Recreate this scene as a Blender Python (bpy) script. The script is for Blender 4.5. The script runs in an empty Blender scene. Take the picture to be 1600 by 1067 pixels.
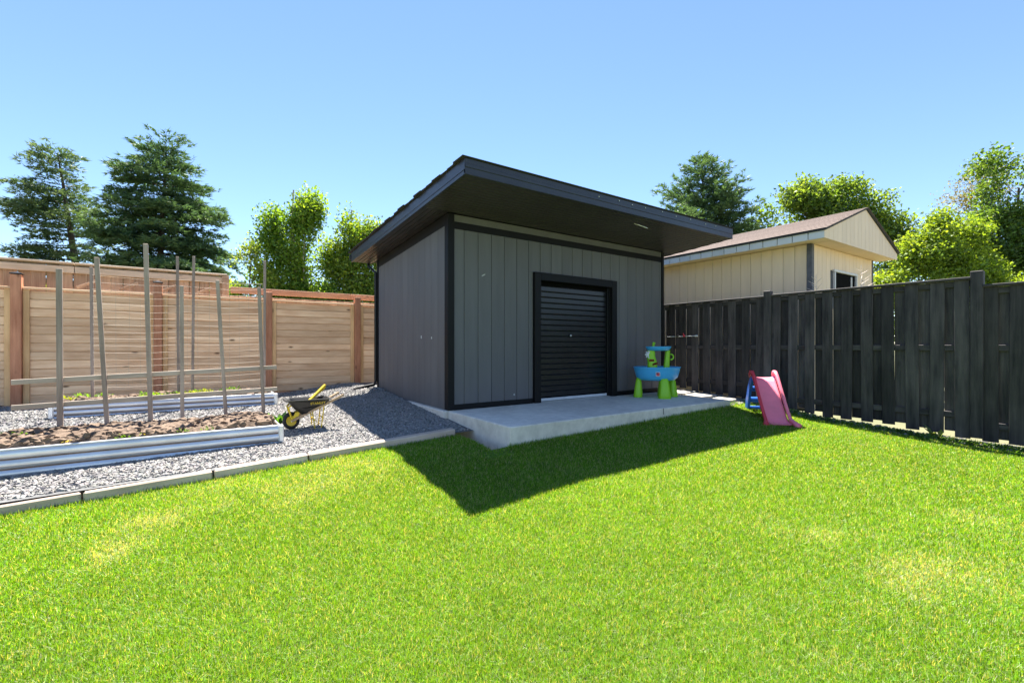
import bpy, math, random
import numpy as np
from mathutils import Vector, Matrix
random.seed(7); RNG = np.random.default_rng(11)
R = math.radians
scene = bpy.context.scene
col = scene.collection

# ------------------------------------------------------------------ camera
cam_d = bpy.data.cameras.new('camera'); cam = bpy.data.objects.new('camera', cam_d); col.objects.link(cam)
CAM = (-3.247, -6.483, 1.25)
YAW = math.atan2(.568, .823)                     # view direction, clockwise from +Y
cam.location = CAM; cam.rotation_euler = (R(90), 0, -YAW)
cam_d.sensor_width = 36; cam_d.lens = 16.0; cam_d.shift_y = 0.0040
cam_d.clip_start = .05; cam_d.clip_end = 3000
scene.camera = cam
# ------------------------------------------------------------------ sky and sun
SUN_DIR = Vector((.88, 1.77, 3.87)).normalized()  # towards the sun
w = bpy.data.worlds.new('World'); scene.world = w; w.use_nodes = True
nt = w.node_tree; nt.nodes.clear()
sky = nt.nodes.new('ShaderNodeTexSky'); sky.sky_type = 'NISHITA'; sky.sun_disc = False
sky.sun_elevation = math.asin(SUN_DIR.z); sky.sun_rotation = math.atan2(SUN_DIR.x, SUN_DIR.y)
sky.air_density = 1.0; sky.dust_density = 0.0; sky.ozone_density = 5.0; sky.altitude = 100
bg = nt.nodes.new('ShaderNodeBackground'); bg.inputs[1].default_value = .057
wo = nt.nodes.new('ShaderNodeOutputWorld')
tn = nt.nodes.new('ShaderNodeMix'); tn.data_type = 'RGBA'; tn.blend_type = 'MULTIPLY'; tn.inputs[0].default_value = 1; tn.inputs[7].default_value = (1.0, .98, 1.0, 1)   # camera white balance
nt.links.new(sky.outputs[0], tn.inputs[6]); nt.links.new(tn.outputs[2], bg.inputs[0]); nt.links.new(bg.outputs[0], wo.inputs[0])
sl = bpy.data.lights.new('sun', 'SUN'); sl.energy = 5.0; sl.angle = R(.5); sl.color = (1, .95, .87)
so = bpy.data.objects.new('sun', sl); col.objects.link(so)
so.rotation_euler = (-SUN_DIR).to_track_quat('-Z', 'Y').to_euler(); so.location = (0, 0, 30)
vs = scene.view_settings; vs.view_transform = 'Standard'; vs.look = 'None'; vs.gamma = 1; vs.use_curve_mapping = False
vs.exposure = 2.1
scene.render.engine = 'CYCLES'
scene.cycles.max_bounces = 6; scene.cycles.diffuse_bounces = 3; scene.cycles.transmission_bounces = 4

# ------------------------------------------------------------------ helpers
WL = {}                                           # world position of each placed object
def s2l(*c):
    return tuple((x/255/12.92 if x/255 <= .04045 else ((x/255+.055)/1.055)**2.4) for x in c)
def ss(a, b, x):
    t = np.clip((x-a)/(b-a), 0, 1); return t*t*(3-2*t)
def tag(o, label=None, cat=None, group=None, kind=None):
    if label: o['label'] = label
    if cat: o['category'] = cat
    if group: o['group'] = group
    if kind: o['kind'] = kind
    return o
def thing(name, loc, label, cat, group=None, rotz=0):
    o = bpy.data.objects.new(name, None); col.objects.link(o); o.location = loc; o.rotation_euler = (0, 0, rotz)
    o.empty_display_size = .1; WL[o] = Vector(loc)
    return tag(o, label, cat, group)
def link(name, me, parent=None, loc=(0, 0, 0), rot=(0, 0, 0), world=True):
    """loc is a world position when world=True (parents made that way are unrotated)"""
    o = bpy.data.objects.new(name, me); col.objects.link(o)
    l = Vector(loc); WL[o] = l
    if parent is not None:
        o.parent = parent
        if world: l = l - WL[parent]
    o.location = l; o.rotation_euler = rot
    return o
BOXQ = [(-1,-1,-1),(1,-1,-1),(1,1,-1),(-1,1,-1),(-1,-1,1),(1,-1,1),(1,1,1),(-1,1,1)]
class MB:
    def __init__(s): s.v = []; s.f = []; s.sm = []
    def add(s, vs, fs, smooth=False):
        n = len(s.v); s.v += [tuple(a) for a in vs]; s.f += [tuple(i+n for i in f) for f in fs]; s.sm += [smooth]*len(fs); return s
    def box(s, c, d, rot=None, bev=0.0):
        h = [x/2 for x in d]; M = rot
        if bev <= 0:
            vs = [(q[0]*h[0], q[1]*h[1], q[2]*h[2]) for q in BOXQ]
            fs = [(0,3,2,1),(4,5,6,7),(0,1,5,4),(1,2,6,5),(2,3,7,6),(3,0,4,7)]
        else:
            b = min(bev, min(h)*.8); vs = []; idx = {}
            for q in BOXQ:
                for a in range(3):
                    p = [q[k]*(h[k]-(0 if k == a else b)) for k in range(3)]
                    idx[(q, a)] = len(vs); vs.append(p)
            fs = []
            for a in range(3):
                o1, o2 = (a+1) % 3, (a+2) % 3
                for sg in (-1, 1):
                    f = []
                    for (x, y) in ((-1,-1),(1,-1),(1,1),(-1,1)):
                        q = [0,0,0]; q[a] = sg; q[o1] = x; q[o2] = y; f.append(idx[(tuple(q), a)])
                    fs.append(tuple(f if sg > 0 else f[::-1]))
            for a in range(3):                     # edges along axis a
                o1, o2 = (a+1) % 3, (a+2) % 3
                for x in (-1, 1):
                    for y in (-1, 1):
                        q0 = [0,0,0]; q0[a] = -1; q0[o1] = x; q0[o2] = y; q1 = list(q0); q1[a] = 1
                        f = [idx[(tuple(q0), o1)], idx[(tuple(q1), o1)], idx[(tuple(q1), o2)], idx[(tuple(q0), o2)]]
                        fs.append(tuple(f if x*y < 0 else f[::-1]))
            for q in BOXQ:
                f = [idx[(q, 0)], idx[(q, 1)], idx[(q, 2)]]
                fs.append(tuple(f if q[0]*q[1]*q[2] > 0 else f[::-1]))
        if M is not None: vs = [M @ Vector(p) for p in vs]
        return s.add([(p[0]+c[0], p[1]+c[1], p[2]+c[2]) for p in vs], fs)
    def tube(s, pts, rad, n=8, cap=True, smooth=True):
        pts = [Vector(p) for p in pts]
        if not hasattr(rad, '__len__'): rad = [rad]*len(pts)
        vs = []; fs = []; up = None
        for i, p in enumerate(pts):
            d = (pts[min(i+1, len(pts)-1)]-pts[max(i-1, 0)]).normalized()
            if up is None:
                up = Vector((0, 0, 1)) if abs(d.z) < .9 else Vector((1, 0, 0))
            x = d.cross(up).normalized(); up = x.cross(d).normalized()
            for k in range(n):
                a = 2*math.pi*k/n; vs.append(p+(x*math.cos(a)+up*math.sin(a))*rad[i])
        for i in range(len(pts)-1):
            for k in range(n):
                fs.append((i*n+k, i*n+(k+1) % n, (i+1)*n+(k+1) % n, (i+1)*n+k))
        s.add(vs, fs, smooth)
        if cap: s.add(vs[:n], [tuple(range(n))[::-1]]); s.add(vs[-n:], [tuple(range(n))])
        return s
    def lathe(s, prof, n=20, c=(0, 0, 0), sx=1, sy=1, smooth=True, axis='z', ring=False):
        vs = []; fs = []
        for r, z in prof:
            for k in range(n):
                a = 2*math.pi*k/n; p = (r*math.cos(a)*sx, r*math.sin(a)*sy, z)
                if axis == 'y': p = (p[0], p[2], p[1])
                vs.append((p[0]+c[0], p[1]+c[1], p[2]+c[2]))
        m = len(prof)
        for i in range(m-1):
            for k in range(n):
                fs.append((i*n+k, i*n+(k+1) % n, (i+1)*n+(k+1) % n, (i+1)*n+k))
        if ring:
            fs += [((m-1)*n+k, (m-1)*n+(k+1) % n, (k+1) % n, k) for k in range(n)]
        else:
            fs.append(tuple(range(n))[::-1]); fs.append(tuple(range((m-1)*n, m*n)))
        return s.add(vs, fs, smooth)
    def extrude(s, poly, a, b, axis='x', smooth=False, closed=True, cap=True):
        """2-D polygon swept from a to b; axis x: poly is (y,z); y: (x,z); z: (x,y)"""
        def P(q, t):
            return {'x': (t, q[0], q[1]), 'y': (q[0], t, q[1]), 'z': (q[0], q[1], t)}[axis]
        n = len(poly); vs = [P(q, a) for q in poly]+[P(q, b) for q in poly]
        fs = [(k, (k+1) % n, n+(k+1) % n, n+k) for k in range(n if closed else n-1)]
        s.add(vs, fs, smooth)
        if closed and cap: s.add(vs[:n], [tuple(range(n))[::-1]]); s.add(vs[n:], [tuple(range(n))])
        return s
    def mesh(s, name, mat):
        me = bpy.data.meshes.new(name); me.from_pydata(s.v, [], s.f)
        me.polygons.foreach_set('use_smooth', s.sm); me.materials.append(mat); me.update()
        import bmesh
        bm = bmesh.new(); bm.from_mesh(me); bmesh.ops.recalc_face_normals(bm, faces=bm.faces); bm.to_mesh(me); bm.free()
        return me
    def build(s, name, mat, parent=None, origin=(0, 0, 0), world=True):
        """vertices given in the same space as origin; the object is placed at origin"""
        o = Vector(origin); s.v = [(a[0]-o.x, a[1]-o.y, a[2]-o.z) for a in s.v]
        return link(name, s.mesh(name, mat), parent, origin, world=world)
def np_mesh(name, V, F, mat, cols=None, smooth=False):
    V = np.asarray(V, np.float32); F = np.asarray(F, np.int32); k = F.shape[1]
    me = bpy.data.meshes.new(name); me.vertices.add(len(V)); me.vertices.foreach_set('co', V.ravel())
    me.loops.add(F.size); me.loops.foreach_set('vertex_index', F.ravel())
    me.polygons.add(len(F)); me.polygons.foreach_set('loop_start', np.arange(0, F.size, k, dtype=np.int32))
    me.polygons.foreach_set('loop_total', np.full(len(F), k, np.int32))
    me.polygons.foreach_set('use_smooth', np.full(len(F), smooth))
    if cols is not None:
        a = me.color_attributes.new('Col', 'FLOAT_COLOR', 'POINT')
        c = np.ones((len(V), 4), np.float32); c[:, :3] = cols; a.data.foreach_set('color', c.ravel())
    me.materials.append(mat); me.update(calc_edges=True); me.validate()
    return me
_lat = {}
def vnoise(x, y, sc, seed=0):
    g = _lat.setdefault(seed, np.random.default_rng(seed).random((64, 64)))
    X = np.asarray(x)*sc+100.3; Y = np.asarray(y)*sc+77.7
    i = np.floor(X).astype(int); j = np.floor(Y).astype(int); a = X-i; b = Y-j
    a = a*a*(3-2*a); b = b*b*(3-2*b); i %= 64; j %= 64; i1 = (i+1) % 64; j1 = (j+1) % 64
    return (g[i, j]*(1-a)+g[i1, j]*a)*(1-b)+(g[i, j1]*(1-a)+g[i1, j1]*a)*b

# ------------------------------------------------------------------ materials
def newmat(name):
    m = bpy.data.materials.new(name); m.use_nodes = True; t = m.node_tree; t.nodes.clear()
    o = t.nodes.new('ShaderNodeOutputMaterial'); return m, t, o
def N(t, kind, **kw):
    n = t.nodes.new('ShaderNode'+kind)
    for k, v in kw.items():
        if k.startswith('i_'): n.inputs[k[2:].replace('_', ' ')].default_value = v
        else: setattr(n, k, v)
    return n
def coords(t, stretch=(1, 1, 1), rnd=True):
    tc = N(t, 'TexCoord'); v = tc.outputs['Object']
    if rnd:
        oi = N(t, 'ObjectInfo'); mu = N(t, 'VectorMath', operation='SCALE'); mu.inputs[0].default_value = (37, 23, 51)
        t.links.new(oi.outputs['Random'], mu.inputs['Scale'])
        ad = N(t, 'VectorMath', operation='ADD'); t.links.new(v, ad.inputs[0]); t.links.new(mu.outputs[0], ad.inputs[1]); v = ad.outputs[0]
    sc = N(t, 'VectorMath', operation='MULTIPLY'); sc.inputs[1].default_value = stretch; t.links.new(v, sc.inputs[0])
    return sc.outputs[0]
def ramp(t, fac, stops):
    r = N(t, 'ValToRGB'); e = r.color_ramp.elements
    while len(e) < len(stops): e.new(.5)
    for el, (p, c) in zip(e, stops): el.position = p; el.color = (*c, 1)
    t.links.new(fac, r.inputs[0]); return r.outputs[0]
def mixc(t, fac, a, b, mode='MIX'):
    m = N(t, 'Mix', data_type='RGBA', blend_type=mode)
    for sck, val in ((m.inputs[0], fac), (m.inputs[6], a), (m.inputs[7], b)):
        if hasattr(val, 'is_linked') or hasattr(val, 'links'): t.links.new(val, sck)
        else: sck.default_value = val if not isinstance(val, tuple) else (*val, 1)
    return m.outputs[2]
def principled(t, o, color, rough=.6, metal=0, bump=None, bstr=.2, bdist=.01, spec=.5):
    p = N(t, 'BsdfPrincipled'); p.inputs['Roughness'].default_value = rough; p.inputs['Metallic'].default_value = metal
    p.inputs['Specular IOR Level'].default_value = spec
    if isinstance(color, tuple): p.inputs['Base Color'].default_value = (*color, 1)
    else: t.links.new(color, p.inputs['Base Color'])
    if bump is not None:
        b = N(t, 'Bump'); b.inputs['Strength'].default_value = bstr; b.inputs['Distance'].default_value = bdist
        t.links.new(bump, b.inputs['Height']); t.links.new(b.outputs[0], p.inputs['Normal'])
    t.links.new(p.outputs[0], o.inputs[0]); return p
def noise(t, vec, scale, detail=4, rough=.55):
    n = N(t, 'TexNoise'); n.inputs['Scale'].default_value = scale; n.inputs['Detail'].default_value = detail; n.inputs['Roughness'].default_value = rough
    t.links.new(vec, n.inputs['Vector']); return n.outputs['Fac']
def paint(name, c, rough=.5, var=.12, scale=6, metal=0, bstr=.08, rnd=.0, spec=.5, stretch=(1, 1, 1)):
    m, t, o = newmat(name); v = coords(t, stretch); n = noise(t, v, scale); n2 = noise(t, v, scale*14, 3)
    c0 = tuple(x*(1-var) for x in c); c1 = tuple(min(1, x*(1+var)) for x in c)
    k = ramp(t, n, [(.3, c0), (.7, c1)])
    if rnd:
        oi = N(t, 'ObjectInfo'); mr = N(t, 'MapRange'); mr.inputs[3].default_value = 1-rnd; mr.inputs[4].default_value = 1+rnd
        t.links.new(oi.outputs['Random'], mr.inputs[0]); k = mixc(t, 1.0, k, mr.outputs[0], 'MULTIPLY')
    principled(t, o, k, rough, metal, n2, bstr, .004, spec); return m
def wood(name, a, b, axis='x', knots=.5, rough=.75, rnd=.18, grain=26):
    m, t, o = newmat(name); st = {'x': (.07, 1, 1), 'y': (1, .07, 1), 'z': (1, 1, .07)}[axis]
    v = coords(t, st); v2 = coords(t, {'x': (.45, 1, 1), 'y': (1, .45, 1), 'z': (1, 1, .45)}[axis])
    g = noise(t, v, grain, 5, .65); big = noise(t, v2, 3.2, 3)
    k = ramp(t, g, [(.32, a), (.68, b)])
    k = mixc(t, .35, k, ramp(t, big, [(.35, tuple(x*.72 for x in a)), (.65, tuple(min(1, x*1.12) for x in b))]))
    vo = N(t, 'TexVoronoi'); vo.inputs['Scale'].default_value = 4.2; t.links.new(v2, vo.inputs['Vector'])
    kn = ramp(t, vo.outputs['Distance'], [(.05, (1, 1, 1)), (.13, (0, 0, 0))])
    km = N(t, 'Math', operation='MULTIPLY'); km.inputs[1].default_value = knots; t.links.new(kn, km.inputs[0])
    k = mixc(t, km.outputs[0], k, tuple(x*.28 for x in a))
    oi = N(t, 'ObjectInfo'); mr = N(t, 'MapRange'); mr.inputs[3].default_value = 1-rnd; mr.inputs[4].default_value = 1+rnd
    t.links.new(oi.outputs['Random'], mr.inputs[0]); k = mixc(t, 1.0, k, mr.outputs[0], 'MULTIPLY')
    principled(t, o, k, rough, 0, g, .35, .004, .25); return m
def leafmat(name, trans=.45, gloss=.04, tintc=(1.4, 1.25, .35)):
    m, t, o = newmat(name); a = N(t, 'Attribute', attribute_name='Col')
    d = N(t, 'BsdfDiffuse'); tr = N(t, 'BsdfTranslucent'); mx = N(t, 'MixShader'); mx.inputs[0].default_value = trans
    t.links.new(a.outputs['Color'], d.inputs[0])
    tint = mixc(t, 1.0, a.outputs['Color'], tintc, 'MULTIPLY'); t.links.new(tint, tr.inputs[0])
    t.links.new(d.outputs[0], mx.inputs[1]); t.links.new(tr.outputs[0], mx.inputs[2])
    g = N(t, 'BsdfGlossy'); g.inputs['Roughness'].default_value = .45; g.inputs[0].default_value = (1, 1, 1, 1)
    m2 = N(t, 'MixShader'); m2.inputs[0].default_value = gloss
    t.links.new(mx.outputs[0], m2.inputs[1]); t.links.new(g.outputs[0], m2.inputs[2]); t.links.new(m2.outputs[0], o.inputs[0])
    return m
def attrmat(name, rough=.9, scale=60, bstr=.5):
    m, t, o = newmat(name); a = N(t, 'Attribute', attribute_name='Col'); v = coords(t, rnd=False)
    n = noise(t, v, scale); k = mixc(t, .35, a.outputs['Color'], mixc(t, 1.0, a.outputs['Color'], ramp(t, n, [(.3, (.5, .5, .5)), (.7, (1.4, 1.4, 1.4))]), 'MULTIPLY'))
    principled(t, o, k, rough, 0, n, bstr, .01, .2); return m
M = {}
M['siding'] = paint('grey_siding_paint', (.116, .112, .116), .6, .09, 2.5, rnd=.07, bstr=.35, stretch=(3, 3, .35))
M['core'] = paint('dark_sheathing', (.03, .031, .033), .8)
M['black'] = paint('black_trim_paint', (.0065, .0065, .0075), .55, .2, 3, spec=.2)
M['blackmetal'] = paint('black_enamel_metal', (.010, .0105, .012), .4, .2, 3, spec=.3)
M['fascia'] = paint('black_aluminium_fascia', (.030, .030, .038), .33, .15, 2)
M['soffit'] = paint('dark_soffit_metal', (.032, .028, .029), .36, .15, 2)
M['shingle'] = paint('dark_shingles', (.03, .029, .028), .9, .4, 40, bstr=.6)
M['doorslat'] = paint('roller_door_enamel', (.0085, .009, .0105), .30, .2, 4)
M['pale'] = paint('pale_seal', (.62, .64, .66), .5, .1)
M['steel'] = paint('steel', (.6, .6, .6), .3, .05, metal=1)
M['white'] = paint('white_flake', (.75, .75, .74), .6, .05)
M['cedar'] = wood('cedar_boards', (.72, .415, .225), (.95, .66, .42), 'x', 1.0, rnd=.18)
M['cedarz'] = wood('cedar_trim', (.60, .34, .155), (.80, .53, .27), 'z', .5)
M['redpost'] = wood('red_stained_post', (.40, .155, .08), (.60, .29, .165), 'z', .6, rnd=.12)
M['redrail'] = wood('red_stained_rail', (.44, .22, .135), (.62, .36, .23), 'x', .6, rnd=.12)
M['oldwood'] = wood('weathered_fence_boards', (.27, .175, .115), (.50, .36, .25), 'z', .4, rnd=.28)
M['oldrail'] = wood('weathered_fence_rail', (.46, .36, .26), (.64, .52, .40), 'x', .4, rnd=.1)
M['stake'] = wood('grey_weathered_stake', (.24, .185, .15), (.44, .355, .295), 'z', .25, rnd=.15)
M['strap'] = wood('grey_weathered_strip', (.32, .26, .21), (.52, .44, .36), 'x', .25, rnd=.12)
M['timber'] = wood('weathered_edging', (.44, .33, .25), (.68, .54, .43), 'x', .5, rnd=.1)
M['blackwood'] = wood('black_stained_fence', (.016, .015, .018), (.098, .084, .082), 'z', .3, .7, rnd=.5, grain=18)
M['blackwoodx'] = wood('black_stained_rail', (.016, .015, .018), (.098, .084, .082), 'x', .15, .7, rnd=.2)
M['handle'] = wood('barrow_handle_wood', (.42, .27, .15), (.56, .40, .25), 'x', .2)
M['galv'] = paint('galvanised_steel', (.66, .68, .71), .38, .16, 5, metal=.6, bstr=.05, stretch=(.4, 1, 1))
M['rust'] = paint('brown_groove_grime', (.17, .11, .075), .8, .3, 20)
M['net'] = paint('pale_twine', (.42, .37, .30), .7, .05)
M['beige'] = paint('beige_siding', (.84, .64, .44), .6, .05, 2, rnd=.045, stretch=(3, 3, .5))
M['beigef'] = paint('pale_aluminium_fascia', (.66, .64, .62), .5, .06, 3, rnd=.05)
M['brownroof'] = paint('brown_shingles', (.15, .108, .088), .9, .3, 60, bstr=.8, rnd=.1)
M['greytrim'] = paint('weathered_grey_trim', (.10, .10, .11), .7, .3, 8)
M['dark'] = paint('dark_interior', (.005, .005, .005), .9, spec=.05)
M['twig'] = paint('pale_dry_twigs', (.72, .60, .50), .8, .2, 10)
M['bark'] = paint('bark', (.10, .075, .058), .9, .35, 12, bstr=.8, stretch=(1, 1, .3))
M['birchbark'] = paint('birch_bark', (.50, .46, .40), .8, .45, 7, bstr=.4, stretch=(1, 1, 2.5))
M['leaf'] = leafmat('leaf', .55, .02); M['needle'] = leafmat('needle', .3, .02, (1.05, 1.15, .6)); M['grass'] = leafmat('grass_blade', .5, .012, (1.6, 1.25, .22))
M['lawn'] = attrmat('lawn_soil', .95, 90); M['soil'] = attrmat('garden_soil', .95, 45, .8); M['stone'] = attrmat('gravel_stone', .85, 50, .3)
M['pblue'] = paint('light_blue_plastic', (.06, .40, .76), .38, .05, 2); M['plime'] = paint('lime_green_plastic', (.26, .60, .012), .38, .06, 3)
M['ppink'] = paint('faded_pink_plastic', (.86, .20, .27), .42, .12, 3); M['pred'] = paint('red_plastic', (.60, .035, .05), .4, .08, 3)
M['pdblue'] = paint('deep_blue_plastic', (.012, .11, .50), .4, .08, 3); M['dkred'] = paint('dark_red_plastic', (.20, .012, .012), .5)
M['yellow'] = paint('yellow_enamel', (.72, .50, .02), .4, .1, 6); M['rubber'] = paint('black_rubber', (.015, .015, .016), .75, .2, 9)
M['tub'] = paint('black_plastic_tub', (.014, .013, .013), .4, .2, 6)
def concrete(name, a, b):
    m, t, o = newmat(name); v = coords(t, rnd=False); n = noise(t, v, 1.6, 6, .65); f = noise(t, v, 55, 3); s = noise(t, v, 9, 4)
    k = ramp(t, n, [(.3, tuple(x*.82 for x in a)), (.7, b)]); k = mixc(t, .4, k, ramp(t, s, [(.35, tuple(x*.8 for x in a)), (.65, b)]))
    vo = N(t, 'TexVoronoi'); vo.inputs['Scale'].default_value = 26; t.links.new(v, vo.inputs['Vector'])
    k = mixc(t, ramp(t, vo.outputs['Distance'], [(.04, (.5, .5, .5)), (.10, (0, 0, 0))]), k, tuple(x*.45 for x in a))
    principled(t, o, k, .85, 0, f, .3, .004, .3); return m
M['concrete'] = concrete('concrete', (.68, .615, .52), (.86, .79, .68))
M['paver'] = concrete('paver_concrete', (.42, .38, .32), (.56, .52, .45))

# ------------------------------------------------------------------ ground levels
def lawn_z(x, y):
    x = np.asarray(x, float); q = -np.asarray(y, float); qq = np.minimum(q, 5)
    lin = np.where(x > 3.5, qq-1.3, np.maximum(0, qq-1.3))
    z = -.045*np.minimum(np.maximum(0, -x), 8)-.07*(1-.04*np.clip(x, -3, 7))*lin
    z = z+.12*ss(0, 5, x)*ss(3.0, 1.6, q)
    return z+.02*(vnoise(x, y, .9, 5)-.5)
def gravel_z(x, y):
    x = np.asarray(x, float); y = np.asarray(y, float)
    e = .04-.030*np.clip(-x-.3, 0, 8); t = np.clip((y+.75)/3.3, 0, 1.15)
    return e*(1-t)+t*(.15+.14*ss(-1.8, -.2, x))+.015*(vnoise(x, y, 1.3, 9)-.5)
LZ = lambda x, y: float(lawn_z(x, y)); GZ = lambda x, y: float(gravel_z(x, y))
EDGE_Y = -.80
# big base ground
mb = MB(); S = 900; mb.add([(-S, -S, -.75), (S, -S, -.75), (S, S, -.75), (-S, S, -.75)], [(0, 1, 2, 3)])
m, t, o = newmat('far_ground'); v = coords(t, rnd=False); k = ramp(t, noise(t, v, .4), [(.3, (.09, .10, .04)), (.7, (.15, .14, .07))]); principled(t, o, k, .95)
tag(mb.build('ground', m), 'flat green ground beyond the yard', kind='structure')
# lawn sheet
def sheet(name, xs, ys, zf, keep, mat, colf):
    X, Y = np.meshgrid(xs, ys); Z = zf(X, Y); nx = len(xs); V = np.stack([X, Y, Z], -1).reshape(-1, 3); F = []
    for j in range(len(ys)-1):
        for i in range(nx-1):
            if keep((xs[i]+xs[i+1])/2, (ys[j]+ys[j+1])/2): F.append((j*nx+i, j*nx+i+1, (j+1)*nx+i+1, (j+1)*nx+i))
    return link(name, np_mesh(name, V, F, mat, colf(V[:, 0], V[:, 1]), True))
PATCH = ((-3.72, -2.25, .22, .50, 1.0), (-3.45, -1.75, .25, .3, .6), (-3.75, -3.2, .35, .45, .7), (.5, -5.45, .45, .28, 1.0), (.75, -5.0, .5, .25, .8), (2.6, -5.3, .8, .4, .6))   # worn, pale drifts in the turf
def straw(x, y):
    s = vnoise(x, y, .55, 1)*.5+vnoise(x, y, 1.7, 2)*.3+vnoise(x, y, 5, 3)*.2
    d = sum(w_*np.exp(-((x-a)/sx)**2-((y-b)/sy)**2) for a, b, sx, sy, w_ in PATCH)
    return np.clip((s-.56)*2.0+.95*d*(.3+s), 0, 1)
def lawn_col(x, y):
    s = straw(x, y)[:, None]; g = np.array([.09, .16, .015]); b = np.array([.20, .175, .085])
    return g*(1-s*.7)+b*s*.7
def lawn_ok(x, y):
    if x > 6.3: return False
    if x < -.28: return y < EDGE_Y-.02
    if x < 5.05: return y < -1.70
    return y < 5
xs = np.unique(np.concatenate([np.arange(-9, 6.31, .17), [-.28, 5.05]])); ys = np.unique(np.concatenate([np.arange(-9, 5.01, .17), [EDGE_Y, -1.70]]))
tag(sheet('lawn', xs, ys, lawn_z, lawn_ok, M['lawn'], lawn_col), 'bright green mown lawn of the back yard', kind='structure')
# gravel sheet
def grav_ok(x, y): return y > EDGE_Y-.02 and x < 0.02 and y < 5.2 or (x >= 0 and y > 3.3 and x < 6.1)
gx = np.arange(-10, 6.2, .2); gy = np.unique(np.concatenate([[EDGE_Y-.02], np.arange(-.8, 5.3, .2)]))
tag(sheet('gravel_ground', gx, gy, gravel_z, grav_ok, M['stone'], lambda x, y: np.full((len(x), 3), .11)+RNG.random((len(x), 1))*.03), 'grey crushed stone ground around the garden beds', kind='structure')

# concrete slab
mb = MB(); zt = .22
mb.box((2.53, -1.74/2+.0, zt-.2), (5.54-.48, 1.74, .40), bev=.012)      # patio
slab = mb.build('concrete_slab', M['concrete'], None, (2.5, -.9, 0)); tag(slab, 'pale concrete slab carrying the dark shed', kind='structure')
mb = MB(); mb.box((2.68, 1.76, zt-.2), (5.50, 3.50, .40), bev=.012); mb.build('slab_footing', M['concrete'], slab, (2.7, 1.8, 0))
mb = MB(); mb.box((3.05, -1.7425, zt-.05), (.008, .004, .10)); mb.build('control_joint', M['dark'], slab, (3.05, -1.74, .17))

# ------------------------------------------------------------------ the dark storage shed
shed = thing('storage_shed', (2.68, 1.71, .22), 'dark grey storage shed with black trim and overhanging slanted roof', 'shed')
SL = -.065; ZF = 3.35                                   # soffit level at the front wall and its slope
def zs(v): return ZF+SL*v
W, D = 5.37, 3.42
mb = MB()
for x0, x1, z0, z1 in ((.03, 1.80, .225, 3.33), (3.70, W-.03, .225, 3.33), (1.80, 3.70, 2.45, 3.33)):
    mb.box(((x0+x1)/2, .08, (z0+z1)/2), (x1-x0, .10, z1-z0))
mb.add([(x, y, z) for x in (.03, .10) for (y, z) in ((.13, .225), (D-.03, .225), (D-.03, zs(D)-.02), (.13, zs(.13)-.02))], [(0,1,2,3),(7,6,5,4),(0,4,5,1),(1,5,6,2),(2,6,7,3),(3,7,4,0)])
mb.add([(x, y, z) for x in (W-.10, W-.03) for (y, z) in ((.13, .225), (D-.03, .225), (D-.03, zs(D)-.02), (.13, zs(.13)-.02))], [(0,1,2,3),(7,6,5,4),(0,4,5,1),(1,5,6,2),(2,6,7,3),(3,7,4,0)])
mb.box((W/2, D-.065, 1.7), (W-.2, .07, 2.95))
mb.build('wall', M['core'], shed, (2.68, 1.71, .22))
cache = {}
def board(name, size, mat, parent, c, bev=.004, rot=(0, 0, 0)):
    key = (tuple(round(x, 3) for x in size), mat.name, bev)
    if key not in cache: cache[key] = MB().box((0, 0, 0), size, bev=bev).mesh(name, mat)
    return link(name, cache[key], parent, c, rot)
# front siding boards
grooves = [.113]+[.298+.26*k for k in range(20)]+[5.30]
for a, b in zip(grooves[:-1], grooves[1:]):
    spans = [(.30, 3.115)]
    if b > 1.70 and a < 3.81: spans = [(2.567, 3.115)]
    segs = []
    if a < 1.70 < b: segs = [(a, 1.695, .30, 2.5665), ]; spans = [(2.567, 3.115)]
    if a < 3.81 < b: segs = [(3.812, b, .30, 2.5665)]; spans = [(2.567, 3.115)]
    for z0, z1 in spans: segs.append((a, b, z0, z1))
    for (p, q, z0, z1) in segs:
        g = .012 if abs(p-1.858) < .01 or abs(p-2.898) < .01 or abs(p-4.458) < .01 else .007
        board('siding_board', (q-p-g, .016, z1-z0), M['siding'], shed, ((p+q)/2, .022, (z0+z1)/2))
board('frieze_board', (5.19, .016, .115), M['siding'], shed, (2.705, .022, 3.285))
board('trim_band', (5.19, .022, .112), M['black'], shed, (2.705, .016, 3.171))
board('base_trim', (1.58, .024, .09), M['black'], shed, (.903, .014, .265)); board('base_trim', (1.485, .024, .09), M['black'], shed, (4.557, .014, .265))
board('corner_trim', (.113, .13, 3.115), M['black'], shed, (.0545, .057, 1.7825)); board('corner_trim', (.075, .13, 3.115), M['black'], shed, (W-.034, .057, 1.7825))
# side siding boards (left and right walls)
for side, X in ((-1, .014), (1, W-.014)):
    v = .125; k = 0
    while v < D-.07:
        e = min(v+.26, D-.06); z1 = zs((v+e)/2)-.17; z0 = .222 if v < 2.2 else .245
        mb = MB(); hh = .008; g = .003
        P = [(v+g, z0), (e-g, z0), (e-g, zs(e)-.175), (v+g, zs(v)-.175)]
        mb.extrude(P, X-hh, X+hh, 'x'); mb.build('siding_board', M['siding'], shed, (X, (v+e)/2, 1.7)); v = e; k += 1
    mb = MB(); mb.extrude([(.122, zs(.122)-.178), (D, zs(D)-.178), (D, zs(D)-.005), (.122, zs(.122)-.005)], X-.012 if side < 0 else X-.01, X+.01 if side < 0 else X+.012, 'x')
    mb.build('trim_band', M['black'], shed, (X, 1.7, 3.2))
    board('corner_trim', (.09, .07, 2.9), M['black'], shed, (X+.02*(-side), D-.02, 1.68))
for k in range(20): board('siding_board', (.263, .016, 2.75), M['siding'], shed, (.2+.266*k, D-.012, 1.62))
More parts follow.
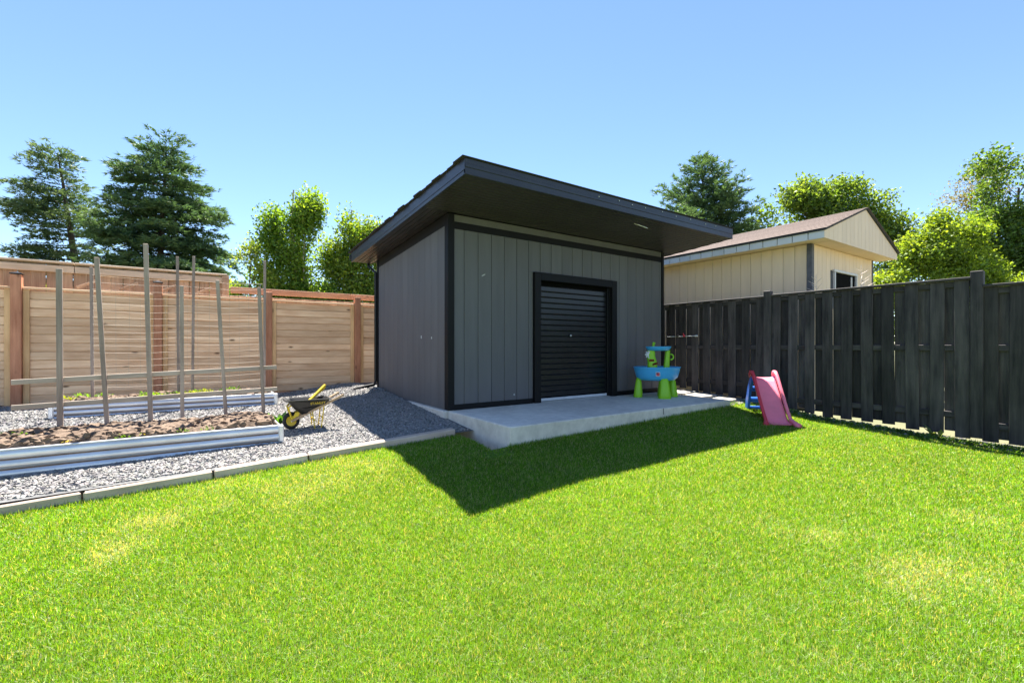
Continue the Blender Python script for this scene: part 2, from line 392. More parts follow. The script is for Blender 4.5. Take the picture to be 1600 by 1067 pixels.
# door casing and roller door
cas = board('door_casing', (.14, .07, 2.345), M['black'], shed, (1.768, -.012, 1.3935), .006); board('door_casing', (.14, .07, 2.345), M['black'], shed, (3.742, -.012, 1.3935), .006)
board('door_casing', (1.832, .07, .14), M['black'], shed, (2.755, -.0125, 2.4965), .006)
door = link('roller_door', MB().box((0, 0, 0), (1.86, .02, 2.28)).mesh('roller_door', M['dark']), shed, (2.755, .118, 1.38))
prof = [(.012, -.0513), (-.002, -.0505), (-.004, -.042), (-.004, .030), (-.013, .036), (-.015, .041), (-.010, .0465), (.012, .0513)]
mbs = MB(); mbs.extrude(prof, -.875, .875, 'x'); sm = mbs.mesh('door_slat', M['doorslat'])
mbs = MB(); mbs.extrude([(-.010, .0), (.012, -.004), (.012, .004)], -.875, .875, 'x')
zz = .355; nsl = 0
while zz < 2.40:
    link('door_slat', sm, door, (2.755, .088, zz)); zz += .1025; nsl += 1
board('bottom_seal', (1.75, .03, .05), M['pale'], door, (2.755, .085, .255))
mb = MB(); mb.box((0, 0, 0), (.15, .012, .034), bev=.005); mb.build('lock_plate', M['steel'], door, (2.63, .068, 1.44))
mb = MB(); mb.lathe([(.001, -.02), (.022, -.018), (.022, .01)], 12, axis='y'); link('lock_handle', mb.mesh('lock_handle', M['steel']), door, (2.63, .055, 1.44))
for sx in (1.842, 3.668): board('door_track', (.05, .06, 2.2), M['blackmetal'], door, (sx, .085, 1.33))
# roof: deck, shingle courses, fascia, soffit
RX0, RX1, RV0, RV1 = -.444, 5.78, -1.37, 3.85
roof = link('roof', MB().extrude([(RV0+.03, zs(RV0)+.03), (RV1-.03, zs(RV1)+.03), (RV1-.03, zs(RV1)+.195), (RV0+.03, zs(RV0)+.195)], RX0+.03, RX1-.03, 'x').mesh('roof', M['core']), shed, (0, 0, 0))
n = 24; dv = (RV1-RV0+.06)/n
for k in range(n):
    a = RV0-.03+k*dv; b = a+dv+.05; l = RX0-.03-random.uniform(0, .03)-.012*(k % 3 == 0); r = RX1+.02+random.uniform(0, .02)
    za, zb = zs(a)+.206, zs(b)+.205; th = .014+random.uniform(0, .012)
    mb = MB(); mb.extrude([(a, za+.004), (b, zb), (b, zb+th*.6+.012), (a, za+th*.6)], l, r, 'x'); mb.build('shingle_course', M['shingle'], roof, (2.7, (a+b)/2, za))
mb = MB(); f0 = zs(RV0)
mb.extrude([(RV0+.03, f0), (RV0-.004, f0), (RV0-.004, f0+.012), (RV0, f0+.016), (RV0, f0+.085), (RV0-.008, f0+.092), (RV0-.008, f0+.132), (RV0, f0+.138), (RV0, f0+.205), (RV0+.03, f0+.205)], RX0, RX1, 'x')
mb.build('fascia', M['fascia'], roof, (2.7, RV0, f0+.1))
for X, sg in ((RX0, 1), (RX1, -1)):
    mb = MB()
    for (o1, o2, x0, x1) in ((.0, .205, 0, .028), (.06, .20, -.006, .001), (.0, .012, -.004, .0)):
        P = [(RV0+.002, zs(RV0)+o1), (RV1, zs(RV1)+o1), (RV1, zs(RV1)+o2), (RV0+.002, zs(RV0)+o2)]
        a, b = X+sg*x0, X+sg*x1; mb.extrude(P, min(a, b), max(a, b), 'x')
    mb.build('rake_fascia', M['fascia'], roof, (X, 1.2, 3.3))
# soffits with real v-grooves
def groove_profile(a, b, pitch=.0855, dep=.016, wd=.018):
    P = []; n = max(1, round((b-a)/pitch)); p = (b-a)/n
    for k in range(n):
        u = a+k*p; P += [(u+wd/2, 0), (u+p-wd/2, 0), (u+p-wd/4, dep), (u+p+wd/4, dep)]
    return P[:-2]
mb = MB(); P = [(u, zs(u)+.004+d) for u, d in groove_profile(RV0+.03, .012)]
mb.extrude(P+[(.012, zs(0)+.02), (RV0+.03, zs(RV0)+.02)], RX0+.028, RX1-.028, 'x')
sf = mb.build('soffit', M['soffit'], roof, (2.7, -.7, 3.4)); tag(sf, 'grooved black soffit under the front overhang', kind='stuff')
for a, b in ((RX0+.028, .012), (W-.012, RX1-.028)):
    mb = MB(); P = groove_profile(a, b, .083); P += [(b, .016), (a, .016)]
    nv = len(P); vs_ = [(u, .014, zs(.014)+.004+d) for u, d in P]+[(u, RV1-.02, zs(RV1-.02)+.004+d) for u, d in P]
    mb.add(vs_, [(k, (k+1) % nv, nv+(k+1) % nv, nv+k) for k in range(nv)])
    tag(mb.build('soffit', M['soffit'], roof, ((a+b)/2, 1.9, 3.3)), kind='stuff')
mb = MB(); mb.extrude([(RV1, zs(RV1)+.05), (RV1+.11, zs(RV1)+.06), (RV1+.12, zs(RV1)+.17), (RV1, zs(RV1)+.17)], RX0-.02, RX1+.02, 'x'); mb.build('gutter', M['blackmetal'], roof, (2.7, RV1, 3.2))
mb = MB(); mb.tube([(-.05, RV1+.05, zs(RV1)+.06), (-.05, RV1+.03, zs(RV1)-.05), (-.035, D+.02, zs(D)-.28), (-.035, D+.02, .48), (-.08, D-.02, .40), (-.55, D-.16, .335)], .032, 6, smooth=False)
mb.build('downspout', M['blackmetal'], shed, (-.05, D, .4))
for k in range(9):
    x = 1.9+k*.42+random.uniform(-.12, .12); board('screw', (.013, .006, .013), M['white'], roof, (x, RV0-.010, f0+.175-random.uniform(0, .03)), 0)
board('paint_chip', (.004, .02, .05), M['white'], shed, (-.001 if False else .002, 1.05, 1.40), 0); board('paint_chip', (.004, .02, .035), M['white'], shed, (.003, .62, 1.38), 0)
board('paint_chip', (.07, .004, .008), M['white'], shed, (.66, .011, 2.42), 0, (0, -.5, 0)); board('paint_chip', (.012, .004, .03), M['white'], shed, (1.28, .011, .40), 0)
mb = MB(); mb.tube([(3.15, -1.05, zs(-1.05)-.0), (3.24, -1.16, zs(-1.1)-.06), (3.30, -1.22, zs(-1.1)-.10)], .006, 5); mb.build('hanging_strip', M['white'], roof, (3.2, -1.1, 3.4))

# ------------------------------------------------------------------ rear cedar fence
FV = 5.0; PX = [-9.75, -7.80, -5.85, -3.90, -1.95, 0.0, 1.95, 3.9, 5.85]
fence = thing('cedar_fence', (-3.9, FV, .2), 'new cedar fence of horizontal boards behind the garden beds', 'fence')
for i, p in enumerate(PX):
    top = 2.49 if i <= 3 else 2.44
    po = board('post', (.135, .135, top-.05), M['redpost'], fence, (p, FV-.03, (top+.05)/2+.0), .008)
    if i <= 3:
        mb = MB(); mb.box((0, 0, 0), (.16, .16, .018), bev=.006); mb.add([(-.075, -.075, .009), (.075, -.075, .009), (.075, .075, .009), (-.075, .075, .009), (0, 0, .035)], [(0,1,4),(1,2,4),(2,3,4),(3,0,4)])
        link('post_cap', mb.mesh('post_cap', M['blackmetal']), po, (p, FV-.03, top+.012))
for a, b in zip(PX[:-1], PX[1:]):
    L = b-a-.137; c = (a+b)/2
    nb = 13; pitch = (2.225-.21)/nb
    for k in range(nb):
        board('board', (L-.02, .020, pitch-.012), M['cedar'], fence, (c, FV+.012+random.uniform(-.005, .005), .21+pitch*(k+.5)), .004, (0, random.uniform(-.0012, .0012), 0))
    board('tongue_backing', (L-.03, .008, 2.0), M['cedar'], fence, (c, FV+.0305, 1.215), 0)
    for sx in (a+.068+.045, b-.068-.045): board('frame_trim', (.085, .028, 2.03), M['cedarz'], fence, (sx, FV-.016, 1.225), .005)
    board('frame_trim', (L-.005, .09, .038), M['cedar'], fence, (c, FV-.005, 2.262), .005)
    board('kick_board', (L, .03, .16), M['redrail'], fence, (c, FV-.02, .12), .005)
# ------------------------------------------------------------------ taller neighbour fence behind it
nf = thing('neighbour_fence', (-5, 5.5, 0), 'weathered vertical board fence rising behind the cedar fence', 'fence')
x = -10.2; i = 0
while x < -2.75:
    wd = random.choice((.182, .182, .19)); board('board', (wd-.006, .02, 2.80), M['oldwood'], nf, (x+wd/2, 5.56+.02*(i % 2), 1.415+random.uniform(-.01, .01))); x += wd; i += 1
for a in (-10.2, -7.7, -5.2): board('rail', (2.49, .04, .125), M['oldrail'], nf, (a+1.247, 5.52, 2.70)); board('cap_rail', (2.49, .14, .036), M['oldrail'], nf, (a+1.247, 5.55, 2.825), .006)
board('post', (.13, .11, 2.75), M['oldwood'], nf, (-2.74, 5.49, 1.40))
x = -2.66
while x < 2.4:
    board('board', (.16, .02, 2.35), M['oldwood'], nf, (x+.083, 5.58, 1.20)); x += .166
for a, b in ((-2.66, -.1), (-.095, 2.4)): board('rail', (b-a, .045, .135), M['redrail'], nf, ((a+b)/2, 5.2, 2.465), .006)
for k in range(4): board('stub', (.05, .05, .32), M['oldwood'], nf, (-5.0+k*.62, 5.3, 2.42), .004, (0, 1.05, .3))

# ------------------------------------------------------------------ black shadow-box fence at the right
PR = 6.2
bf = thing('black_fence', (PR, -2, 0), 'black stained board fence with staggered pickets along the right side', 'fence')
posts = [3.9, 1.12, -1.88, -4.86, -7.6]
def bz(v): return float(np.interp(v, [-8, -4.7, -2.8, .3, 4], [-.20, -.115, -.01, .25, .3]))
for v in posts: board('post', (.11, .14, 2.45), M['blackwood'], bf, (PR-.01, v, 1.12), .008, (0, random.uniform(-.01, .01), 0))
for a, b in zip(posts[1:], posts[:-1]):
    L = b-a-.15; c = (a+b)/2; top = 2.235 if a > -3 else (2.25 if a > -6 else 2.12); mid = 1.215
    if a > 2: continue
    for z, h in ((top-.075, .09), (mid, .09), (bz(c)+.245, .09)):
        mb = MB(); mb.box((0, 0, 0), (L, .04, h), bev=.005)
        key = ('rail', round(L, 3), round(h, 3))
        if key not in cache: cache[key] = mb.mesh('rail', M['blackwoodx'])
        link('rail', cache[key], bf, (PR+.02, c, z), (0, 0, R(90)))
    mbc = MB(); mbc.box((0, 0, 0), (L+.03, .15, .035), bev=.006); link('cap_rail', mbc.mesh('cap_rail', M['blackwoodx']), bf, (PR+.01, c, top), (0, 0, R(90)))
    nbd = 10; pt = (b-a)/nbd
    for k in range(nbd):
        v = a+pt*(k+.5)+random.uniform(-.012, .012); z0 = bz(v)+random.uniform(-.025, .02); h = top-.02-z0
        h = round(h/.04)*.04
        board('picket', (.018, .168, h), M['blackwood'], bf, (PR-.010, v, top-.022-h/2), .003, (random.uniform(-.008, .008), random.uniform(-.004, .004), random.uniform(-.05, .05)))
        v2 = v-pt/2
        if k: board('back_picket', (.018, .165, h-.08), M['blackwood'], bf, (PR+.052, v2+random.uniform(-.015, .015), top-.022-h/2), .003, (0, 0, random.uniform(-.03, .03)))
# thin rod hung on that fence
rod = thing('hanging_rod', (PR-.05, .1, 1.46), 'thin pale rod with clips hung on the black fence beside the shed', 'rod')
mb = MB(); mb.tube([(PR-.045, .49, 1.462), (PR-.045, -.32, 1.472)], .009, 6); mb.build('bar', M['pale'], rod, (PR-.045, .1, 1.46))
mb = MB(); mb.box((PR-.045, .02, 1.48), (.03, .05, .05), bev=.006); mb.box((PR-.045, .04, 1.52), (.02, .02, .05), bev=.004); mb.build('red_clip', M['pred'], rod, (PR-.045, .03, 1.48))
mb = MB(); mb.box((PR-.045, .20, 1.478), (.03, .07, .035), bev=.006); mb.build('clip', M['blackmetal'], rod, (PR-.045, .2, 1.48))
mb = MB(); mb.lathe([(.002, -.05), (.02, -.04), (.022, .02), (.01, .05)], 8, (PR-.045, -.29, 1.472), axis='y'); mb.build('end_cap', M['pale'], rod, (PR-.045, -.29, 1.472))

# ------------------------------------------------------------------ beige neighbour shed
bs = thing('neighbour_shed', (8.7, 0, 0), 'beige panelled shed with brown shingle roof beyond the black fence', 'shed')
BX, BV, BXR, BVB = 7.0, -2.336, 10.35, 2.2
ZE = 3.33
mb = MB(); mb.box(((BX+BXR)/2, (BV+BVB)/2, 1.6), (BXR-BX-.05, BVB-BV-.05, 3.40)); mb.build('wall', M['greytrim'], bs, (8.7, 0, 1.6))
v = BV+.09
while v < BVB-.05:
    e = min(v+.23, BVB); board('siding_panel', (.016, e-v-.007, 3.38), M['beige'], bs, (BX+.012, (v+e)/2, 1.63)); v = e
WX0, WX1, WZ0, WZ1 = 8.08, 9.27, 2.05, 2.87
x = BX+.09
while x < BXR-.10:
    e = min(x+.205, BXR-.075)
    if e <= WX0+.02 or x >= WX1-.02: board('siding_panel', (e-x-.007, .016, 3.38), M['beige'], bs, ((x+e)/2, BV+.012, 1.63))
    else:
        board('siding_panel', (e-x-.007, .016, 3.32-WZ1), M['beige'], bs, ((x+e)/2, BV+.012, (3.32+WZ1)/2)); board('siding_panel', (e-x-.007, .016, 2.0), M['beige'], bs, ((x+e)/2, BV+.012, WZ0-1.0))
    x = e
board('corner_trim', (.10, .10, 3.38), M['greytrim'], bs, (BX+.035, BV+.035, 1.63), .006); board('corner_trim', (.07, .07, 3.38), M['greytrim'], bs, (BXR-.03, BV+.03, 1.63), .006)
win = link('window', MB().box((0, 0, 0), (WX1-WX0, .01, WZ1-WZ0)).mesh('window', M['dark']), bs, ((WX0+WX1)/2, BV+.016, (WZ0+WZ1)/2))
for c, s in ((((WX0+WX1)/2, BV-.005, WZ1), (WX1-WX0+.09, .05, .05)), ((WX0, BV-.0045, (WZ0+WZ1)/2-.03), (.045, .05, WZ1-WZ0)), ((WX1, BV-.0045, (WZ0+WZ1)/2-.03), (.045, .05, WZ1-WZ0)), ((9.02, BV+.004, (WZ0+WZ1)/2-.03), (.05, .03, WZ1-WZ0-.07))): board('window_frame', s, M['beigef'], win, c)
OX0, OX1, OV0, OV1 = 6.65, 10.70, BV-.37, 2.6; RID = 8.72; ZR = 4.21; ZT = 3.46
# roof shell
mb = MB(); th = .03
for (xa, za, xb, zb) in ((OX0-.03, ZT+.0, RID, ZR), (OX1+.03, ZT, RID, ZR)):
    mb.add([(xa, OV0-.03, za), (xb, OV0-.03, zb), (xb, OV1, zb), (xa, OV1, za), (xa, OV0-.03, za+th), (xb, OV0-.03, zb+th), (xb, OV1, zb+th), (xa, OV1, za+th)], [(0,1,2,3),(4,5,6,7),(0,1,5,4),(1,2,6,5),(2,3,7,6),(3,0,4,7)])
broof = mb.build('roof', M['core'], bs, (8.7, 0, 3.8))
nc = 11
for sg, xe in ((-1, OX0-.04), (1, OX1+.04)):
    for k in range(nc):
        t0, t1 = k/nc, (k+1.18)/nc; x0 = xe+(RID-xe)*t0; x1 = xe+(RID-xe)*min(t1, 1); z0 = ZT+(ZR-ZT)*t0+th+.006; z1 = ZT+(ZR-ZT)*min(t1, 1)+th+.001
        mb = MB(); mb.extrude([(x0, z0+.0), (x1, z1), (x1, z1+.006), (x0, z0+.014)], OV0-.045, OV1, 'y'); mb.build('shingle_course', M['brownroof'], broof, (x0, 0, z0))
v = OV0; 
while v < OV1-.02:
    e = min(v+.29, OV1); board('fascia_panel', (.02, e-v-.014, .15), M['beigef'], bs, (OX0, (v+e)/2, ZE+.065), .003); v = e
board('soffit', (.40, OV1-OV0-.02, .012), M['beige'], bs, (OX0+.21, (OV0+OV1)/2, ZE+.005), .002)
for a, b in ((OX0+.42, 8.0), (8.006, 9.35), (9.356, OX1-.02)): board('soffit', (b-a, .40, .012), M['beige'], bs, ((a+b)/2, OV0+.205, ZE+.0045), .002)
# gable boards, cut to the roof slope
x = OX0-.01
def gz_(x): return ZT+(ZR-ZT)*(1-abs(x-RID)/(RID-OX0+.03 if x < RID else OX1+.03-RID))-.004
while x < OX1:
    e = min(x+.205, OX1+.01); P = [(x+.003, ZE-.01), (e-.003, ZE-.01), (e-.003, max(ZE, gz_(e)))] + ([(RID, gz_(RID))] if x < RID < e else []) + [(x+.003, max(ZE, gz_(x)))]
    mb = MB(); mb.extrude(P, OV0, OV0+.018, 'y'); mb.build('gable_board', M['beigef'] if False else M['beige'], bs, ((x+e)/2, OV0, ZE)); x = e

# ------------------------------------------------------------------ raised beds
def bed(name, x0, x1, y0, y1, zb, h, label):
    b = thing(name, ((x0+x1)/2, (y0+y1)/2, zb), label, 'garden bed', 'corrugated raised garden beds')
    def prof(s):
        P = []; hh = h
        for k in range(3):
            a, c = zb+hh*k/3, zb+hh*(k+1)/3; g = .007
            for j in range(7):
                u = j/6; P.append((s*(-.016*math.sin(math.pi*u)-.004), a+g+(c-a-2*g)*u))
        return P
    for yy, s in ((y0, 1), (y1, -1)):
        mb = MB(); P = [(yy+q, z) for q, z in prof(s)]; mb.extrude(P+[(yy+.012*s, P[-1][1]), (yy+.012*s, P[0][1])], x0+.03, x1-.03, 'x')
        pn = mb.build('side_panel', M['galv'], b, ((x0+x1)/2, yy, zb))
        mb = MB()
        for k in (1, 2): mb.box(((x0+x1)/2, yy-.003*s, zb+h*k/3), (x1-x0-.06, .010, .0135))
        mb.build('groove', M['rust'], pn, ((x0+x1)/2, yy, zb))
    for xx, s in ((x0, 1), (x1, -1)):
        mb = MB(); P = [(xx+q, z) for q, z in prof(s)]; mb.extrude(P+[(xx+.012*s, P[-1][1]), (xx+.012*s, P[0][1])], y0+.03, y1-.03, 'y'); mb.build('end_panel', M['galv'], b, (xx, (y0+y1)/2, zb))
    for xx in (x0, x1):
        for yy in (y0, y1): board('corner_post', (.062, .062, h+.015), M['galv'], b, (xx, yy, zb+h/2), .014)
    for yy in (y0, y1): board('top_edge', (x1-x0-.07, .035, .014), M['galv'], b, ((x0+x1)/2, yy, zb+h+.002), .005)
    return b
bed('raised_bed', -6.6, -2.37, 0.0, 1.12, -.06, .29, 'long corrugated steel raised bed nearest the lawn, full of dug soil')
bed('raised_bed', -5.02, -2.07, 2.86, 3.86, .13, .24, 'corrugated steel raised bed near the cedar fence behind the front bed')
def soil(name, x0, x1, y0, y1, z, label, nclod, amp):
    nx = int((x1-x0)/.035); ny = int((y1-y0)/.035); X, Y = np.meshgrid(np.linspace(x0, x1, nx), np.linspace(y0, y1, ny))
    e = np.minimum(np.minimum(X-x0, x1-X), np.minimum(Y-y0, y1-Y)); e = np.clip(e/.12, 0, 1)
    Z = z+e*amp*(.1+.35*vnoise(X, Y, 2.2, 21)+.6*vnoise(X, Y, 8, 22)+.6*vnoise(X, Y, 19, 23)-.2)
    V = [np.stack([X, Y, Z], -1).reshape(-1, 3)]; I = np.arange(nx*ny).reshape(ny, nx)
    F = np.stack([I[:-1, :-1], I[:-1, 1:], I[1:, 1:], I[1:, :-1]], -1).reshape(-1, 4); Fs = [F]; n0 = nx*ny
    base = np.array(BOXQ, float)
    for k in range(nclod):
        cx, cy = random.uniform(x0+.06, x1-.06), random.uniform(y0+.07, y1-.07); s = random.choice((.016, .022, .03, .04, .055, .07)); zc = np.interp(0, [0], [z])+amp*.55*float(vnoise(cx, cy, 2.2, 21))+s*.4
        g = []; a = [-1, -.35, .35, 1]
        pts = np.array([(i, j, k2) for i in a for j in a for k2 in a]); keep = np.max(np.abs(pts), 1) > .9
        # rounded, jittered cube shell
        idx = -np.ones(64, int); idx[np.where(keep)[0]] = np.arange(keep.sum()); P = pts[keep]; P = P/np.linalg.norm(P, axis=1)[:, None]
        P = P*(1+RNG.normal(0, .2, (len(P), 1)))*s*np.array([1.2, 1.1, .85]); th = random.uniform(0, 6.3)
        Rm = np.array([[math.cos(th), -math.sin(th), 0], [math.sin(th), math.cos(th), 0], [0, 0, 1]]); V.append(P @ Rm.T+[cx, cy, zc])
        def id3(i, j, k2): return idx[i*16+j*4+k2]
        ff = []
        for i in range(3):
            for j in range(3):
                ff += [(id3(i, j, 0), id3(i, j+1, 0), id3(i+1, j+1, 0), id3(i+1, j, 0)), (id3(i, j, 3), id3(i+1, j, 3), id3(i+1, j+1, 3), id3(i, j+1, 3)),
                       (id3(i, 0, j), id3(i+1, 0, j), id3(i+1, 0, j+1), id3(i, 0, j+1)), (id3(i, 3, j), id3(i, 3, j+1), id3(i+1, 3, j+1), id3(i+1, 3, j)),
                       (id3(0, i, j), id3(0, i, j+1), id3(0, i+1, j+1), id3(0, i+1, j)), (id3(3, i, j), id3(3, i+1, j), id3(3, i+1, j+1), id3(3, i, j+1))]
        Fs.append(np.array(ff)+n0); n0 += len(P)
    V = np.concatenate(V); F = np.concatenate(Fs); c = np.array([.165, .118, .085])*(0.72+.5*vnoise(V[:, 0], V[:, 1], 9, 24)[:, None]+RNG.random((len(V), 1))*.12)
    o = link(name, np_mesh(name, V, F, M['soil'], c, False)); tag(o, label, 'soil', kind='stuff')
soil('soil', -6.57, -2.41, .03, 1.09, .185, 'lumpy brown dug soil filling the front raised bed', 1700, .11)
soil('soil', -4.98, -2.11, 2.89, 3.83, .33, 'brown soil with weeds filling the rear raised bed', 260, .08)

# ------------------------------------------------------------------ trellises (stakes and strips nailed together)
def stake(parent, b, t_, wd, th, mat=None):
    b, t_ = Vector(b), Vector(t_); L = (t_-b).length; q = (t_-b).to_track_quat('Z', 'Y')
    key = ('stake', round(L, 2), wd); 
    o = link('stake', MB().box((0, 0, 0), (wd, th, L), bev=.004).mesh('stake', mat or M['stake']), parent, (b+t_)/2)
    d = (t_-b).normalized(); o.rotation_euler = (math.atan2(-d.y, d.z), math.asin(max(-1, min(1, d.x))), 0)
    return o
tr = thing('garden_trellis', (-3.6, 1.0, .22), 'grey wooden stakes joined by two strips along the front bed', 'trellis', 'bean trellises')
for (bx, tx, tz, wd) in ((-4.59, -4.60, 2.16, .054), (-4.165, -4.27, 2.33, .046), (-3.745, -3.80, 2.555, .05), (-3.417, -3.425, 2.045, .044), (-2.918, -3.025, 2.15, .044), (-2.46, -2.52, 2.09, .044)):
    stake(tr, (bx, 1.0, .12), (tx, 1.0, tz), wd, .035)
for (xa, za, xb, zb_) in ((-5.00, .83, -2.287, .93), (-5.00, .54, -2.28, .61)):
    o = link('strip', MB().box((0, 0, 0), (math.hypot(xb-xa, zb_-za), .022, .06), bev=.004).mesh('strip', M['strap']), tr, ((xa+xb)/2, 1.031, (za+zb_)/2)); o.rotation_euler = (0, -math.atan2(zb_-za, xb-xa), 0)
tr2 = thing('garden_trellis', (-3.4, 3.3, .38), 'tall thin stakes strung with pale wire netting in the rear bed', 'trellis', 'bean trellises')
for (bx, tx, tz) in ((-4.63, -4.645, 2.50), (-3.52, -3.54, 2.79), (-3.325, -3.306, 2.82), (-2.21, -2.20, 2.86)): stake(tr2, (bx, 3.3, .28), (tx, 3.3, tz), .042, .03)
mb = MB()
for k in range(17):
    z = .60+k*.112; mb.tube([(-4.63+.0, 3.275, z-.02), (-4.0, 3.28, z-.035+random.uniform(-.01, .01)), (-3.42, 3.278, z), (-2.8, 3.28, z-.015), (-2.21, 3.275, z+.02)], .0019, 3, smooth=False)
for k in range(15):
    x = -4.5+k*.157; mb.tube([(x, 3.279, .60), (x+random.uniform(-.02, .02), 3.279, 2.38)], .0013, 3, smooth=False)
tag(mb.build('wire_netting', M['net'], tr2, (-3.4, 3.28, .6)), kind='stuff')

# ------------------------------------------------------------------ timber edging along the lawn
ex = [(-7.6, -5.9, 'pale timber edging board running out of the frame at far left'), (-5.9, -4.12, 'worn timber edging board crossing the left edge of the photo'), (-4.11, -3.12, 'short timber edging board, second along from the left edge'), (-3.11, -2.20, 'timber edging board in front of the bed end'), (-2.19, -.30, 'long timber edging board running up to the concrete slab')]
for a, b, lab in ex:
    L = b-a; mb = MB(); n = 10
    za, zb_ = LZ(a, EDGE_Y)+.028, LZ(b, EDGE_Y)+.028; ang = math.atan2(zb_-za, L)
    mb.box((0, .01, 0), (L-.006, .12, .15), bev=.014)
    o = link('edging_timber', mb.mesh('edging_timber', M['timber']), None, ((a+b)/2, EDGE_Y+random.uniform(-.012, .012), (za+zb_)/2), (random.uniform(-.04, .04), -ang, random.uniform(-.008, .008)))
    tag(o, lab, 'edging', 'timbers edging the lawn')

# ------------------------------------------------------------------ wheelbarrow
wb = thing('wheelbarrow', (-2.16, .60, GZ(-2.1, .6)+.012), 'small black and yellow wheelbarrow on the gravel beside the bed', 'wheelbarrow', rotz=R(-3)); wb.scale = (.88, .88, .96)
def part(mb, name, mat, parent, o=(0, 0, 0)): return mb.build(name, mat, parent, o, world=False)
def prism_tub():
    n = 24; top = []; bot = []
    def rr(x0, x1, y, r, zf):
        P = []
        for cx, cy, a0 in ((x1-r, y-r, 0), (x0+r, y-r, 90), (x0+r, -y+r, 180), (x1-r, -y+r, 270)):
            for k in range(5):
                a = R(a0+22.5*k); px_, py_ = cx+r*math.cos(a), cy+r*math.sin(a); P.append((px_, py_, zf(px_)))
        return P
    rims = [rr(-.105, .585, .255, .05, lambda x: .445), rr(-.105, .585, .255, .05, lambda x: .432), rr(-.075, .555, .225, .06, lambda x: .428), rr(.03, .53, .185, .06, lambda x: .33+.12*(x-.2)), rr(.16, .485, .135, .06, lambda x: .205+.40*max(0, x-.16))]
    inn = [rr(.175, .47, .125, .06, lambda x: .215+.40*max(0, x-.16)), rr(-.06, .54, .21, .06, lambda x: .430), rr(-.075, .555, .225, .055, lambda x: .446)]
    rings = rims+inn; vs_ = [p for r_ in rings for p in r_]; m_ = 20; fs = []
    for i in range(len(rings)-1):
        if i == 4: continue
        for k in range(m_): fs.append((i*m_+k, i*m_+(k+1) % m_, (i+1)*m_+(k+1) % m_, (i+1)*m_+k))
    for k in range(m_): fs.append((7*m_+k, 7*m_+(k+1) % m_, (k+1) % m_, k))
    fs.append(tuple(range(4*m_, 5*m_))); fs.append(tuple(range(5*m_, 6*m_)))
    mb = MB(); mb.add(vs_, fs, False); return mb
tub = part(prism_tub(), 'tub', M['tub'], wb)
wh = part(MB().lathe([(.075, -.035), (.105, -.042), (.125, -.02), (.128, 0), (.125, .02), (.105, .042), (.075, .035)], 28, (0, 0, .128), axis='y', ring=True), 'wheel', M['rubber'], wb, (0, 0, .128))
part(MB().lathe([(.02, -.030), (.05, -.022), (.074, -.034), (.079, -.036), (.079, .036), (.074, .034), (.05, .022), (.02, .030)], 24, (0, 0, 0), axis='y'), 'rim', M['yellow'], wh)
part(MB().tube([(0, -.085, 0), (0, .085, 0)], .012, 8), 'axle', M['steel'], wh)
for s in (-1, 1):
    h = MB(); q = Vector((.80, s*.135, .37)).normalized()
    a = Vector((0, s*.085, .128)); b = Vector((.77, s*.21, .487)); d = b-a
    ob = part(MB().box((0, 0, 0), (d.length, .032, .036), bev=.006), 'handle', M['handle'], wb); ob.location = (a+b)/2; ob.rotation_euler = (0, -math.atan2(d.z, math.hypot(d.x, d.y)), math.atan2(d.y, d.x))
    part(MB().tube([(.01, s*.085, .135), (-.025, s*.10, .24), (-.05, s*.12, .335), (-.015, s*.15, .36)], .013, 7), 'wheel_bracket', M['yellow'], wb)
    part(MB().tube([(.30, s*.13, .255), (.33, s*.15, .01), (.36, s*.15, .0), (.43, s*.155, .01), (.47, s*.165, .335)], .0095, 7), 'leg', M['yellow'], wb)
    part(MB().extrude([(.0, .16), (.10, .20), (.12, .27), (.05, .25)], s*.095-.004, s*.095+.004, 'y'), 'side_gusset', M['yellow'], wb)
part(MB().tube([(.33, -.15, .13), (.33, .15, .13)], .009, 6).tube([(.455, -.16, .15), (.455, .16, .15)], .009, 6).tube([(.33, -.15, .13), (.45, .16, .02)], .006, 5), 'crossbar', M['yellow'], wb)
fc = bpy.data.curves.new('lettering', 'FONT'); fc.body = 'STANLEY'; fc.size = .055; fc.extrude = .0008; fc.align_x = 'CENTER'
fo = bpy.data.objects.new('lettering_tmp', fc); col.objects.link(fo); bpy.context.view_layer.update()
lm = bpy.data.meshes.new_from_object(fo.evaluated_get(bpy.context.evaluated_depsgraph_get())); bpy.data.objects.remove(fo)
lm.materials.clear(); lm.materials.append(M['yellow'])
lo = link('lettering', lm, tub, (.37, -.2155, .368), world=False); lo.rotation_euler = (R(90+23), R(-2), 0)
# yellow planks lying in the tub
for k, lab in ((0, 'yellow plastic length lying in the wheelbarrow, the upper one'), (1, 'yellow plastic length lying in the wheelbarrow, the lower one')):
    a = Vector((-2.03, .55+k*.06, .36-.0*k)); b = Vector((-1.66, .80+k*.035, .655-.035*k)); d = b-a
    o = link('yellow_plank', MB().box((0, 0, 0), (d.length, .035, .03), bev=.005).mesh('yellow_plank', M['yellow']), None, (a+b)/2+Vector((0, 0, 0)))
    o.rotation_euler = (0, -math.atan2(d.z, math.hypot(d.x, d.y)), math.atan2(d.y, d.x)); tag(o, lab, 'plank', 'planks in the wheelbarrow')

